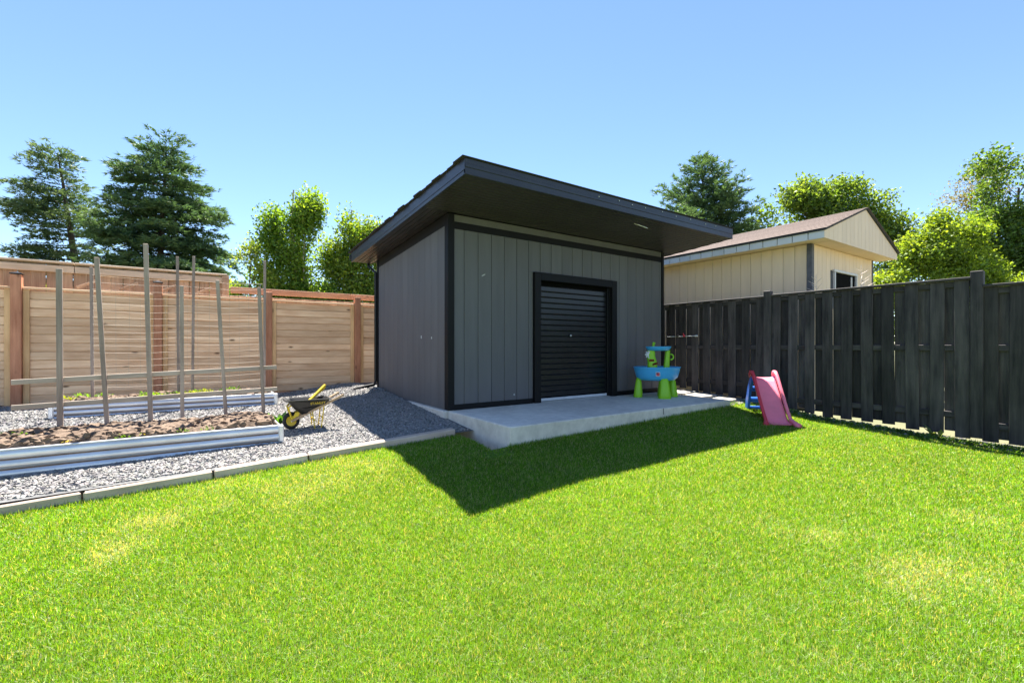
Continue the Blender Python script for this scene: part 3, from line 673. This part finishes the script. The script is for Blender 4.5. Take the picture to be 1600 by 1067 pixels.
# ------------------------------------------------------------------ water play table
wt = thing('water_table', (4.33, -.62, .22), 'blue and lime green plastic water play table on the slab', 'water table', rotz=-YAW)
n = 28
mb = MB(); mb.lathe([(.20, .335), (.34, .345), (.405, .40), (.435, .50), (.455, .585), (.468, .60), (.455, .607), (.435, .595), (.405, .52), (.36, .44), (.20, .43)], 36, sx=1, sy=.76)
basin = part(mb, 'basin', M['pblue'], wt)
def leg(x, y, ang):
    mb = MB(); ca, sa = math.cos(ang), math.sin(ang); rings = []
    for z, wx, wy in ((0, .118, .085), (.012, .122, .09), (.1, .11, .08), (.22, .096, .068), (.33, .082, .055), (.385, .06, .035), (.40, .03, .015)):
        r = []
        for k in range(16):
            a = 2*math.pi*k/16; c, s = math.cos(a), math.sin(a); e = .65
            px_, py_ = wx*math.copysign(abs(c)**e, c), wy*math.copysign(abs(s)**e, s); r.append((x+ca*px_-sa*py_+(-x*.10*z), y+sa*px_+ca*py_-y*.10*z, z))
        rings.append(r)
    vs_ = [p for r in rings for p in r]; fs = [(i*16+k, i*16+(k+1) % 16, (i+1)*16+(k+1) % 16, (i+1)*16+k) for i in range(6) for k in range(16)]
    mb.add(vs_, fs, True); mb.add(rings[0], [tuple(range(16))]); mb.add(rings[-1], [tuple(range(16))])
    lg = part(mb, 'leg', M['plime'], wt)
    rb = MB()
    for z in (.09, .15, .21, .27):
        wx = .113-.1*z; rb.box((x-x*.10*z, y-.075+.09*z-y*.1*z, z), (wx*1.25, .012, .012), bev=.004)
    part(rb, 'rib', M['plime'], lg)
for (x, y, a) in ((-.37, .03, 1.2), (.065, -.27, 0), (.33, .08, 1.9), (.20, .20, 0)): leg(x, y, a)
def column(pts, wx, wy):
    mb = MB(); rings = []
    for (x, y, z), a, b in zip(pts, wx, wy): rings.append([(x+a*math.copysign(abs(math.cos(2*math.pi*k/14))**.7, math.cos(2*math.pi*k/14)), y+b*math.copysign(abs(math.sin(2*math.pi*k/14))**.7, math.sin(2*math.pi*k/14)), z) for k in range(14)])
    vs_ = [p for r in rings for p in r]; fs = [(i*14+k, i*14+(k+1) % 14, (i+1)*14+(k+1) % 14, (i+1)*14+k) for i in range(len(pts)-1) for k in range(14)]
    mb.add(vs_, fs, True); return mb
c1 = part(column([(-.085, 0, .44), (-.09, 0, .56), (-.095, 0, .70), (-.12, 0, .82), (-.115, 0, .935)], [.10, .098, .09, .08, .072], [.08, .075, .07, .065, .06]), 'column', M['plime'], wt)
part(column([(.205, .05, .44), (.21, .05, .60), (.22, .05, .75), (.235, .05, .935)], [.062, .058, .05, .046], [.055, .05, .045, .042]), 'column', M['plime'], wt)
mb = MB(); mb.lathe([(.10, .925), (.205, .93), (.235, .965), (.252, 1.0), (.258, 1.012), (.245, 1.012), (.215, .96), (.10, .95)], 30, (.03, 0, 0), sx=1, sy=.72); part(mb, 'upper_tray', M['pblue'], wt)
mb = MB(); mb.tube([(-.07, 0, .96), (-.07, 0, 1.055), (-.05, 0, 1.075)], [.028, .024, .03], 10); mb.lathe([(.012, 1.06), (.034, 1.07), (.034, 1.088), (.01, 1.1)], 10, (-.06, 0, 0)); part(mb, 'spout', M['plime'], wt)
mb = MB(); mb.tube([(.255+.04+.055*math.cos(a), .05, .80+.055*math.sin(a)) for a in [R(x) for x in range(-100, 101, 20)]], .014, 7); part(mb, 'hook', M['plime'], wt)
for z, tilt, x in ((.735, 0, -.125), (.655, -.25, -.055)):
    mb = MB(); mb.add([(x-.06, -.073, z), (x+.05, -.073, z+.0-tilt*.1), (x+.04, -.105, z+.022-tilt*.1), (x-.045, -.105, z+.022), (x-.05, -.078, z-.02), (x+.045, -.078, z-.02-tilt*.1)], [(0,1,2,3),(0,4,5,1),(3,2,5,4),(0,3,4),(1,5,2)]); part(mb, 'water_cup', M['dkred'], c1)
mb = MB(); mb.lathe([(.01, -.008), (.055, -.012), (.058, .012), (.01, .01)], 14, (-.175, -.045, .85), axis='y')
for k in range(8): a = k*math.pi/4; mb.box((-.175+.062*math.cos(a), -.045, .85+.062*math.sin(a)), (.03, .022, .03), bev=.005)
part(mb, 'spinner', M['pale'], c1)
mb = MB(); mb.box((0, 0, 0), (.082, .006, .082), bev=.002); em = part(mb, 'emblem', M['white'], basin); em.location = (-.085, -.335, .475); em.rotation_euler = (R(-14), 0, R(-7))
ed = MB(); ed.box((0, -.0045, 0), (.064, .003, .064)); part(ed, 'emblem_field', M['pred'], em)
ed = MB(); ed.add([(-.03, -.0068, .028), (.012, -.0068, .028), (-.03, -.0068, -.012), (.028, -.0068, -.026), (.028, -.0068, .018), (.010, -.0068, -.026)], [(0, 1, 2), (3, 4, 5)]); part(ed, 'emblem_mark', M['blackmetal'], em)

# ------------------------------------------------------------------ toy slide
sd = thing('toy_slide', (4.66, -2.83, LZ(4.66, -2.83)+.005), 'faded pink plastic toddler slide with blue ladder on the lawn', 'slide'); sd.rotation_euler = (R(7.5), 0, R(-44))
prof = [(0, .045), (.06, .03), (.16, .05), (.24, .12), (.74, .60), (.82, .645), (.92, .65)]
mb = MB(); vs_ = []; nP = len(prof)
for (y, z) in prof: vs_ += [(-.165, y, z), (-.14, y, z-.012), (0, y, z-.018), (.14, y, z-.012), (.165, y, z), (.165, y+.015, z-.035), (-.165, y+.015, z-.035)]
fs = [(i*7+k, i*7+(k+1) % 7, (i+1)*7+(k+1) % 7, (i+1)*7+k) for i in range(nP-1) for k in range(7)]+[tuple(range(7)), tuple(range((nP-1)*7, nP*7))]
mb.add(vs_, fs, True); part(mb, 'chute', M['ppink'], sd)
for s in (-1, 1):
    mb = MB(); P = [(-.05, .035, .05, .05), (.03, .045, .035, .055), (.12, .07, .028, .065), (.22, .15, .026, .075), (.50, .42, .026, .085), (.74, .665, .028, .09), (.84, .735, .032, .075), (.92, .725, .032, .07), (.955, .675, .026, .06)]
    rings = []
    for i, (y, z, wx, hz) in enumerate(P):
        out = s*(.195+(.05 if y < 0 else (.028 if y < .08 else 0)))
        rings.append([(out+wx*math.copysign(abs(math.cos(a))**.7, math.cos(a)), y+.02*math.sin(a), z+(hz*.5 if math.sin(a) > 0 else hz)*math.sin(a)) for a in [2*math.pi*k/12 for k in range(12)]])
    vs_ = [(p[0], p[1], max(p[2], -.01)) for r in rings for p in r]; fs = [(i*12+k, i*12+(k+1) % 12, (i+1)*12+(k+1) % 12, (i+1)*12+k) for i in range(len(P)-1) for k in range(12)]+[tuple(range(12)), tuple(range((len(P)-1)*12, len(P)*12))]
    mb.add(vs_, fs, True); part(mb, 'side_rail', M['ppink'] if s > 0 else M['pred'], sd)
    part(MB().lathe([(.012, -.016), (.028, -.012), (.028, .012), (.012, .016)], 14, (s*.225, .9, .69), axis='y') if False else MB().tube([(s*.19, .90, .695), (s*.236, .90, .695)], .026, 12), 'bolt_cap', M['pred'], sd)
lad = MB()
for s in (-1, 1):
    lad.extrude([(.86, .67), (.94, .60), (1.02, .42), (1.08, .20), (1.11, 0), (.98, 0), (.96, .18), (.92, .40), (.82, .58)], s*.185-.022, s*.185+.022, 'x')
ladder = part(lad, 'ladder', M['pdblue'], sd)
for z, y in ((.19, 1.02), (.41, .96)): part(MB().box((0, y, z), (.34, .10, .085), bev=.018), 'step', M['pdblue'], ladder)
part(MB().box((0, 1.03, .035), (.34, .05, .06), bev=.014), 'step', M['pdblue'], ladder)

# ------------------------------------------------------------------ pavers beside the slab
pv = [(5.42, -1.36, .46, .36, .1, 'sunlit square paving stone at the slab corner near the slide'), (5.58, -.78, .50, .42, -.05, 'pale paving stone halfway along the black fence foot'), (5.62, -.28, .5, .4, .04, 'paving stone beside the shed corner and black fence')]
for x, y, a, b, rz, lab in pv:
    o = link('paving_stone', MB().box((0, 0, 0), (a, b, .06), bev=.01).mesh('paving_stone', M['paver']), None, (x, y, LZ(x, y)+.035), (.03, -.02, rz)); tag(o, lab, 'paver', 'pavers between slab and fence')

# ------------------------------------------------------------------ loose stones and grass blades
def stones(name, pts, size, mat, label, cat, tone):
    n = len(pts); base = np.array(BOXQ, float); V = base[None]*RNG.uniform(.55, 1.0, (n, 8, 3))
    ax = RNG.normal(size=(n, 3)); ax /= np.linalg.norm(ax, axis=1)[:, None]; an = RNG.uniform(0, 6.28, n)
    c, s = np.cos(an)[:, None, None], np.sin(an)[:, None, None]; k = ax[:, None, :]
    V = V*RNG.uniform(.6, 1.25, (n, 1, 3)); V = V*c+np.cross(np.broadcast_to(k, V.shape), V)*s+k*np.sum(V*k, -1, keepdims=True)*(1-c)
    sz = size*RNG.uniform(.55, 1.3, (n, 1, 1))*.5; V = V*sz*np.array([1, 1, .8]); V += pts[:, None, :]
    q = np.array([(0,3,2,1),(4,5,6,7),(0,1,5,4),(1,2,6,5),(2,3,7,6),(3,0,4,7)]); F = (q[None]+8*np.arange(n)[:, None, None]).reshape(-1, 4)
    cc = np.clip(RNG.normal(tone, tone*.23, (n, 1)), tone*.35, .75)*np.array([1.05, 1.0, .945])[None]*(1+RNG.normal(0, .025, (n, 3))); cc = np.repeat(cc, 8, 0)
    return tag(link(name, np_mesh(name, V.reshape(-1, 3), F, mat, cc)), label, cat, kind='stuff')
def scatter(n, x0, x1, y0, y1, zf, keep):
    x = RNG.uniform(x0, x1, n); y = RNG.uniform(y0, y1, n); k = keep(x, y); x, y = x[k], y[k]; return np.stack([x, y, zf(x, y)], -1)
inbed = lambda x, y: ((x > -6.6) & (x < -2.37) & (y > 0) & (y < 1.12)) | ((x > -5.02) & (x < -2.07) & (y > 2.86) & (y < 3.86))
P1 = scatter(52000, -6.3, -.06, EDGE_Y+.05, 2.6, gravel_z, lambda x, y: ~inbed(x, y) & (x > -6.6+.5*y)); P1[:, 2] += .006
P2 = scatter(17000, -6.8, -.02, 2.6, 4.9, gravel_z, lambda x, y: ~inbed(x, y)); P2[:, 2] += .006
stones('gravel_stones', np.concatenate([P1, P2]), .028, M['stone'], 'loose grey crushed stones covering the garden path', 'gravel', .235)
P3 = scatter(2600, 5.05, 6.2, -1.7, .6, lawn_z, lambda x, y: x > 5.05); P3 = np.concatenate([P3, scatter(900, 5.9, 6.35, -7, -1.7, lawn_z, lambda x, y: x > 5.9)]); P3[:, 2] += .004
stones('rubble', P3, .045, M['stone'], 'pale rubble and dirt clods along the foot of the black fence', 'rubble', .20)
def blades(pts, h, wd, name, label, cat, colr, lean=.5, mat='grass'):
    n = len(pts); a = RNG.uniform(0, 2*np.pi, n); b = RNG.uniform(0, 2*np.pi, n); ln = np.abs(RNG.normal(0, lean, n))
    side = np.stack([np.cos(a), np.sin(a), np.zeros(n)], -1)*wd[:, None]*.5
    tip = pts+np.stack([np.cos(b)*ln*h, np.sin(b)*ln*h, h/np.sqrt(1+ln*ln)], -1)
    V = np.stack([pts-side, pts+side, tip], 1).reshape(-1, 3); F = np.arange(3*n).reshape(-1, 3); return tag(link(name, np_mesh(name, V, F, M[mat], np.repeat(colr, 3, 0))), label, cat, kind='stuff')
def in_view(x, y, marg=1.25):
    dx, dy = x-CAM[0], y-CAM[1]; f = dx*.568+dy*.823; r_ = dx*.823-dy*.568; return (f > 1.45) & (np.abs(r_) < f*1.125*marg+.4)
GP = []; tot = 0
while tot < 1120000:
    n = 900000; x = RNG.uniform(-8.0, 6.22, n); y = RNG.uniform(-6.5, 1.2, n); r = np.hypot(x-CAM[0], y-CAM[1])
    ok = in_view(x, y) & np.where(x < -.26, y < EDGE_Y-.045, np.where(x < 5.0, y < -1.748, y < -1.52+.12*(vnoise(x, y, 3, 31)-.5)))
    ok &= RNG.random(n) < np.clip((2.3/r)**1.35, 0, 1)
    ok &= ~((np.abs(x+.28) < .20) & (np.abs(y+1.86) < .13) & (RNG.random(n) < .85))      # worn corner at the slab
    ok &= (x < 5.85) | (RNG.random(n) < .45)
    GP.append(np.stack([x[ok], y[ok]], -1)); tot += ok.sum()
GP = np.concatenate(GP)[:1120000]; x, y = GP.T; r = np.hypot(x-CAM[0], y-CAM[1])
st = straw(x, y); rv = RNG.random(len(x))
pale = rv < .15+.58*st; green = np.array([.150, .335, .026])*RNG.uniform(.35, 1.5, (len(x), 1))*np.array([1, 1, 1])+RNG.uniform(-.02, .035, (len(x), 1))*np.array([1, .25, 0])
lush = (vnoise(x, y, .8, 41)*.6+vnoise(x, y, 3, 42)*.4)[:, None]; green = green*(1.12-.3*lush)*np.array([1, 1, 1])
strawc = np.array([.50, .52, .33])*RNG.uniform(.75, 1.2, (len(x), 1)); colr = np.where(pale[:, None], strawc, np.clip(green, .005, 1))
hh = RNG.uniform(.016, .038, len(x))*(1+.25*(1-st)); edge = np.where(x < -.26, EDGE_Y-y, np.where(x < 5, -1.75-y, 9)); hh = hh*(1+.9*np.clip(1-edge/.14, 0, 1)); hh = np.where(x > 5.9, hh*1.6, hh)
wd = RNG.uniform(.0024, .0044, len(x))*np.clip(r/2.6, 1, 2.6)
blades(np.stack([x, y, lawn_z(x, y)-.004], -1), hh, wd, 'grass_blades', 'short sunlit green grass blades covering the lawn', 'grass', colr, 1.0)
# weeds in the beds and along the fence foot
def weeds(name, spots, label, hmax=.12):
    V = []; F = []; C = []; n0 = 0
    for (cx, cy, cz, rad, n, c, h) in spots:
        for k in range(n):
            a = random.uniform(0, 6.28); d = rad*math.sqrt(random.random()); p = np.array([cx+d*math.cos(a), cy+d*math.sin(a), cz]); b = random.uniform(0, 6.28); L = h*random.uniform(.5, 1.1)
            q = p+np.array([math.cos(b)*L*.7, math.sin(b)*L*.7, L*random.uniform(.3, 1)]); sd_ = np.array([-math.sin(b), math.cos(b), 0])*L*.18; md = (p+q)/2+np.array([0, 0, L*.12])
            V += [p, md+sd_, q, md-sd_]; F.append((n0, n0+1, n0+2, n0+3)); n0 += 4; cc = np.array(c)*random.uniform(.7, 1.35); C += [cc]*4
    return tag(link(name, np_mesh(name, np.array(V), np.array(F), M['leaf'], np.array(C))), label, 'weeds', kind='stuff')
G1, G2 = (.10, .20, .03), (.20, .24, .05)
weeds('weeds', [(random.uniform(-6.4, -2.5), random.uniform(.1, 1.05), .235, .09, 26, random.choice((G1, G2, (.26, .22, .09))), .055) for k in range(34)]+[(-5.2+.12*k, .80+.06*(k % 3), .24, .09, 30, G1, .07) for k in range(4)]+[(-2.45, .75, .22, .07, 40, G1, .09), (-2.25, 1.0, .1, .05, 40, (.06, .15, .03), .2)], 'scattered green weeds sprouting in the front bed')
weeds('weeds', [(random.uniform(-4.9, -2.2), random.uniform(2.95, 3.75), .40, .11, 34, random.choice((G1, G2)), .09) for k in range(20)], 'low green weeds sprouting in the rear bed')
weeds('weeds', [(5.95+random.uniform(-.1, .12), -1.9-k*.13, LZ(6.0, -1.9-k*.13)+.01, .08, 22, random.choice((G1, (.06, .13, .03))), .075) for k in range(34)]+[(6.05, -4.45, LZ(6, -4.5), .05, 10, (.2, .26, .1), .22), (5.3, -1.62, LZ(5.3, -1.6), .1, 20, G1, .09)], 'dark green weeds along the foot of the black fence')

# ------------------------------------------------------------------ trees
def at(px, depth):
    """plan position of a bearing given as a lateral pixel offset at a depth along the view"""
    X = (px-800)/711*depth; return CAM[0]+X*.823+depth*.568, CAM[1]-X*.568+depth*.823
def leaves(C, sizes, cols, aspect=.62, droop=0.0):
    n = len(C); d = RNG.normal(size=(n, 3)); d[:, 2] = d[:, 2]*.7-droop; d /= np.linalg.norm(d, axis=1)[:, None]
    u_ = np.cross(d, RNG.normal(size=(n, 3))); u_ /= np.linalg.norm(u_, axis=1)[:, None]; L = sizes[:, None]
    V = np.stack([C-d*L*.5, C+u_*L*aspect*.5, C+d*L*.5, C-u_*L*aspect*.5], 1).reshape(-1, 3)
    return V, np.arange(4*n).reshape(-1, 4), np.repeat(cols, 4, 0)
def deciduous(name, px, depth, lobes, label, colA, colB, nclump, per, lsize, crad, trunks, bark='bark', droop=0., density=1., shell=.55, gap=.30):
    """lobes: (x,z,rx,rz) metres in the tree's own frame; x to the right of the viewer"""
    bx, by = at(px, depth); t0 = thing(name, (bx, by, -.3), label, 'tree', rotz=-YAW); area = np.array([a[2]*a[3] for a in lobes]); pr = area/area.sum()
    tips = []; rr_ = random.Random(px); sub = []
    for l in lobes:                                # boughs pushing out of each main mass
        for q in range(3):
            a_ = rr_.uniform(0, 6.28); f_ = rr_.uniform(.30, .52); g_ = rr_.uniform(.85, 1.12); sub.append((l[0]+math.cos(a_)*l[2]*g_, l[1]+math.sin(a_)*l[3]*g_, l[2]*f_, l[3]*f_))
    lobes = [(*l[:2], l[2]*.88, l[3]*.88) for l in lobes]+sub; nclump = int(nclump*1.35); area = np.array([a[2]*a[3] for a in lobes]); pr = area/area.sum()
    for k in range(nclump):
        l = lobes[RNG.choice(len(lobes), p=pr)]; ry = l[4] if len(l) > 4 else (l[2]+l[3])*.45
        d = RNG.normal(size=3); d /= np.linalg.norm(d); rr = RNG.random()**(1/3)*(1-shell)+shell*RNG.random()**.25; rr = min(rr, 1.0)
        tips.append((l[0]+d[0]*rr*l[2], d[1]*rr*ry, l[1]+d[2]*rr*l[3]))
    tips = np.array(tips); ph = px*.37
    tips = tips[vnoise(tips[:, 0]*1.0+tips[:, 1]*.6+ph, tips[:, 2]*1.0-tips[:, 1]*.5, 1.15, 51) > gap]; mb = MB()
    for (x0, x1, zt_, r0) in trunks:
        pts = [(x0+(x1-x0)*(k/6)+(.06*zt_*.1*math.sin(k*2.1+x0)), .05*math.cos(k*1.7), zt_*k/6) for k in range(7)]; mb.tube(pts, [r0*(1-.75*k/6) for k in range(7)], 7)
    ntr = len(trunks)
    for i, tp in enumerate(tips):
        if i % 2: continue
        j = min(range(ntr), key=lambda q: abs(trunks[q][1]-tp[0])); x0, x1, zt_, r0 = trunks[j]
        zb_ = max(.25*zt_, min(zt_*.96, tp[2]-abs(tp[0]-x1)*random.uniform(.5, 1.1)-.2)); f = zb_/zt_; a = Vector((x0+(x1-x0)*f, 0, zb_)); b = Vector(tp); mid = (a+b)/2+Vector((0, 0, (b-a).length*.10*(1 if droop < .3 else 1.5)))
        rb = max(.008, r0*(1-.75*f)*.33); mb.tube([a, mid, b], [rb, rb*.6, rb*.2], 4, cap=False)
    part(mb, 'trunk', M[bark], t0)
    cnt = RNG.poisson(per*density, len(tips)); cen = np.repeat(tips, cnt, 0); n = len(cen)
    off = RNG.normal(0, 1, (n, 3)); off *= np.minimum(1, 2.3/np.linalg.norm(off, axis=1))[:, None]; off = off*crad*np.array([1, 1, .8+droop*1.2]); off[:, 2] -= droop*crad*1.2*RNG.random(n); C = cen+off
    tone = np.repeat(RNG.random(len(tips)), cnt)[:, None]; mixf = np.clip(tone*.6+RNG.random((n, 1))*.4, 0, 1)
    cols = np.array(colA)*(1-mixf)+np.array(colB)*mixf; cols = cols*RNG.uniform(.5, 1.2, (n, 1))
    V, F, cc = leaves(C, lsize*RNG.uniform(.6, 1.3, n), cols, .65, droop)
    link('crown', np_mesh('crown', V, F, M['leaf'], cc), t0, world=False); return t0
def conifer(name, px, depth, H, prof, label, colA, colB, nbr, lean=0., keep=None, sag=.25, spray=.34, per=10, r0=.22, seed=3, upturn=0.0, flat=.45):
    rs = np.random.default_rng(seed); bx, by = at(px, depth); t0 = thing(name, (bx, by, -.3), label, 'tree', rotz=-YAW)
    mb = MB(); mb.tube([(lean*(k/8)**1.3*1.0, .04*math.sin(k), H*k/8) for k in range(9)], [r0*(1-.93*k/8) for k in range(9)], 8)
    Vn, Dn, Tn = [], [], []
    zs_ = [p[0] for p in prof]; le = [p[1] for p in prof]; re = [p[2] for p in prof]
    for k in range(nbr):
        f = .08+.92*((k+rs.random())/nbr); az = k*2.399963+rs.normal(0, .35); c, s = math.cos(az), math.sin(az)
        Lr = np.interp(f, zs_, re); Ll = np.interp(f, zs_, le); L = (Lr if c > 0 else Ll)*abs(c)+.5*(Lr+Ll)*(1-abs(c)); L *= rs.uniform(.5, 1.1)
        if keep and not keep(f, c, rs): continue
        z0 = H*f; x0 = lean*f**1.3; n = max(3, int(L/.16)); rise = rs.uniform(-.16, .34)+.9*max(0, f-.85)*3
        pts = []
        for i in range(n+1):
            u_ = i/n; pts.append((x0+c*L*u_, s*L*u_, z0+L*(rise*u_-sag*u_*u_*(1-f*.6)+upturn*u_**3)))
        mb.tube([pts[0], pts[len(pts)//2], pts[-1]], [max(.012, .05*(1-f)+.012), .02*(1-f)+.008, .004], 4, cap=False)
        for i in range(1, n+1):
            u_ = i/n; p = np.array(pts[i]); d = np.array(pts[i])-np.array(pts[i-1]); d /= np.linalg.norm(d); sdv = np.cross(d, [0, 0, 1]); sdv /= np.linalg.norm(sdv)+1e-6
            tl = (.16+spray*L**.5*(1-u_)**.6*(.25+u_*1.5))*rs.uniform(.5, 1.4)*(.55+.9*(.5+.5*math.sin(i*1.7+k)))
            for sg in (-1, 1):
                m_ = max(1, int(tl/.10))
                for j in range(m_):
                    q = p+(sdv*sg*.8+d*.55)*tl*(j+.5)/m_+np.array([0, 0, -.28*tl*(j/m_)])+rs.normal(0, .05, 3)
                    if rs.random() < .22: continue
                    kk = per if u_ > .25 else per//3
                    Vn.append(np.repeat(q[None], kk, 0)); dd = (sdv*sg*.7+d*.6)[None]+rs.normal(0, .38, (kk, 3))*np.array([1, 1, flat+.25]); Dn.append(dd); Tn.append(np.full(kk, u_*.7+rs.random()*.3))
    part(mb, 'trunk', M['bark'], t0)
    C = np.concatenate(Vn)+rs.normal(0, .035, (sum(len(a) for a in Vn), 3)); Dv = np.concatenate(Dn); Dv /= np.linalg.norm(Dv, axis=1)[:, None]; T = np.clip(np.concatenate(Tn), 0, 1)[:, None]; n = len(C)
    side = np.cross(Dv, rs.normal(size=(n, 3))); side /= np.linalg.norm(side, axis=1)[:, None]; L = rs.uniform(.10, .26, (n, 1)); w_ = rs.uniform(.014, .032, (n, 1))
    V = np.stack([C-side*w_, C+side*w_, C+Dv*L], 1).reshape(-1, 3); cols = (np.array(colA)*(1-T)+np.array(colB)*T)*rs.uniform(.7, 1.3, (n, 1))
    link('crown', np_mesh('crown', V, np.arange(3*n).reshape(-1, 3), M['needle'], np.repeat(cols, 3, 0)), t0, world=False); return t0
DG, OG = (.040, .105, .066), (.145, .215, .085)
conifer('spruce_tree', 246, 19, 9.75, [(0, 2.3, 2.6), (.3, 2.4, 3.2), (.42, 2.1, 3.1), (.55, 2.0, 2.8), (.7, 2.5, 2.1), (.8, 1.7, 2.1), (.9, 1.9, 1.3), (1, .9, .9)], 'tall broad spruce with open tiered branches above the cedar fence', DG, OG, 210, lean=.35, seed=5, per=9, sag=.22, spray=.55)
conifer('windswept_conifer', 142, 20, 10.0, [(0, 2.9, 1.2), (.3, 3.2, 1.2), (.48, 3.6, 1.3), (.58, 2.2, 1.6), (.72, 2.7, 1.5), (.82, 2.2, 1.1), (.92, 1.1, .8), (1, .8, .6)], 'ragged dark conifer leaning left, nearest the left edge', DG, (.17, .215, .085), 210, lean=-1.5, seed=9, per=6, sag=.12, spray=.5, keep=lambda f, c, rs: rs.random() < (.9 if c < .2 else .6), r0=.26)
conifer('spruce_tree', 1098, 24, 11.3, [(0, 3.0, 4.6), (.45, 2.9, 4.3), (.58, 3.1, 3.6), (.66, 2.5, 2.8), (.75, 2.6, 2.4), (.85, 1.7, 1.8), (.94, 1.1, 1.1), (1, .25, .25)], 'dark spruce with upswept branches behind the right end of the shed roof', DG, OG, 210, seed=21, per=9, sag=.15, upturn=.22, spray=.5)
YG, MG, LG = (.28, .41, .05), (.115, .26, .045), (.34, .44, .065)
deciduous('birch_tree', 455, 16, [(0, 6.4, .72, .8), (.62, 6.5, .36, .45), (-.55, 6.3, .4, .45), (0, 5.0, .75, .75), (-.1, 3.8, .85, .85), (.1, 2.6, 1.0, 1.0)], 'tall leafy green birch left of the dark shed', MG, YG, 220, 140, .105, .20, [(0, .1, 7.0, .10), (.3, .5, 5.5, .07)], 'birchbark', .45, gap=.24)
deciduous('birch_tree', 548, 17, [(.15, 5.8, .6, .75), (.8, 5.2, .5, .75), (-.5, 4.9, .45, .65), (.25, 4.3, .8, .75), (.3, 3.0, 1.2, 1.0), (1.1, 3.3, .65, .95)], 'yellow-green birch with pale trunks touching the shed roof', MG, LG, 240, 125, .105, .22, [(0, .05, 6.6, .10), (.45, .6, 6.0, .08), (.9, 1.0, 5.2, .06)], 'birchbark', .45, gap=.27)
deciduous('young_tree', 392, 15, [(0, 4.2, .55, .7), (.1, 3.2, .7, .7), (-.75, 3.2, .45, .5), (-.6, 2.6, .6, .5)], 'small airy tree between the big spruce and the birches', (.16, .28, .05), (.34, .42, .09), 110, 65, .085, .17, [(0, 0, 4.2, .05), (-.4, -.6, 3.0, .04)], 'bark', .15)
deciduous('maple_tree', 1290, 22, [(-.9, 8.0, 1.5, 1.5), (.2, 8.7, 1.3, 1.4), (1.0, 8.3, 1.1, 1.5), (2.3, 8.6, .7, 1.4), (-1.4, 6.8, 1.1, 1.5), (.6, 6.8, 1.8, 1.5), (2.6, 6.9, 1.0, 1.1), (3.3, 6.6, .7, .7), (-1.9, 5.4, .9, .9), (4.1, 6.5, .8, .8), (5.0, 6.1, .9, .8), (5.9, 6.1, .8, .8), (3.2, 5.4, 1.1, .9)], 'rounded bright green maple above the beige shed roof', (.095, .205, .05), (.25, .34, .075), 420, 95, .15, .27, [(-.5, -.6, 8.4, .16), (.2, .6, 9.0, .14), (1.0, 2.3, 8.8, .10)], gap=.37)
deciduous('lime_shrub', 1462, 17, [(-1.2, 3.9, 1.1, .9), (-.3, 4.9, .95, .8), (.5, 5.2, 1.0, .9), (1.2, 4.4, 1.1, 1.0), (0, 3.5, 1.6, 1.0), (1.8, 3.3, 1.2, .9), (-1.7, 2.8, .9, .8), (.3, 2.3, 2.2, .8), (.2, 5.6, .8, .7), (2.9, 2.9, 1.2, .9), (3.9, 2.6, 1.2, .9), (-2.0, 3.6, .6, .6)], 'yellow-green bushy tree behind the right end of the black fence', (.15, .27, .04), (.31, .41, .06), 480, 90, .115, .22, [(-.3, -.7, 4.6, .07), (.3, .6, 5.0, .08), (.6, 1.4, 4.4, .06)], gap=.36)
deciduous('dark_tree', 1580, 21, [(.2, 8.2, 1.7, 2.0), (-.7, 6.4, 1.4, 1.3), (1.2, 6.0, 2.0, 2.2), (-.2, 4.3, 1.8, 1.5), (2.6, 7.6, 1.6, 2.0), (1.8, 3.4, 2.0, 1.6), (-1.9, 6.2, .8, .9), (-3.0, 5.8, .9, .7), (-4.2, 5.5, .8, .6)], 'dark green tree filling the right edge of the photo', (.07, .16, .045), (.18, .28, .065), 400, 100, .15, .27, [(.2, .3, 8.8, .16), (1.0, 2.0, 8.0, .14), (-.2, -1.2, 6.8, .09)], gap=.34)
deciduous('feathery_tree', 1532, 27, [(0, 11.3, 1.3, 1.3), (-.9, 10.4, 1.2, 1.0), (.8, 10.6, .9, 1.1), (-.2, 9.6, 1.4, .9)], 'thin half-bare tree top with brownish twigs at the right', (.16, .15, .06), (.24, .22, .10), 170, 16, .12, .3, [(.2, .1, 11.6, .09), (.3, -.6, 10.9, .05), (.4, .9, 11.0, .05)], 'bark', 0)
deciduous('garden_bush', 18, 13, [(-.4, 3.35, .45, .4), (.25, 3.25, .35, .3), (.95, 3.1, .25, .25), (-.9, 3.2, .5, .5)], 'lime green bush tips showing above the fence at far left', (.20, .27, .03), (.34, .38, .06), 60, 45, .07, .13, [(-.3, -.3, 3.4, .03), (.3, .3, 3.2, .025), (.95, .95, 3.2, .02)])
# dry weeds behind the black fence
for (x, y, zt_, lab) in ((6.5, -2.62, 2.62, 'dry branching weed stem before the beige wall'), (6.55, -3.32, 2.70, 'dry branching weed stem before the shed window')):
    mb = MB(); mb.tube([(x, y, 0), (x+.02, y+.01, 1.4), (x, y, zt_)], [.012, .009, .003], 5)
    for k in range(13):
        z = zt_-.62+k*.045; a = random.uniform(0, 6.28); L = .10+.16*(1-k/13); mb.tube([(x, y, z), (x+math.cos(a)*L, y+math.sin(a)*L, z+L*.55)], [.006, .002], 4)
    o = mb.build('dry_weed', M['twig'], None, (x, y, 0)); tag(o, lab, 'weed', 'dry weeds behind the black fence')
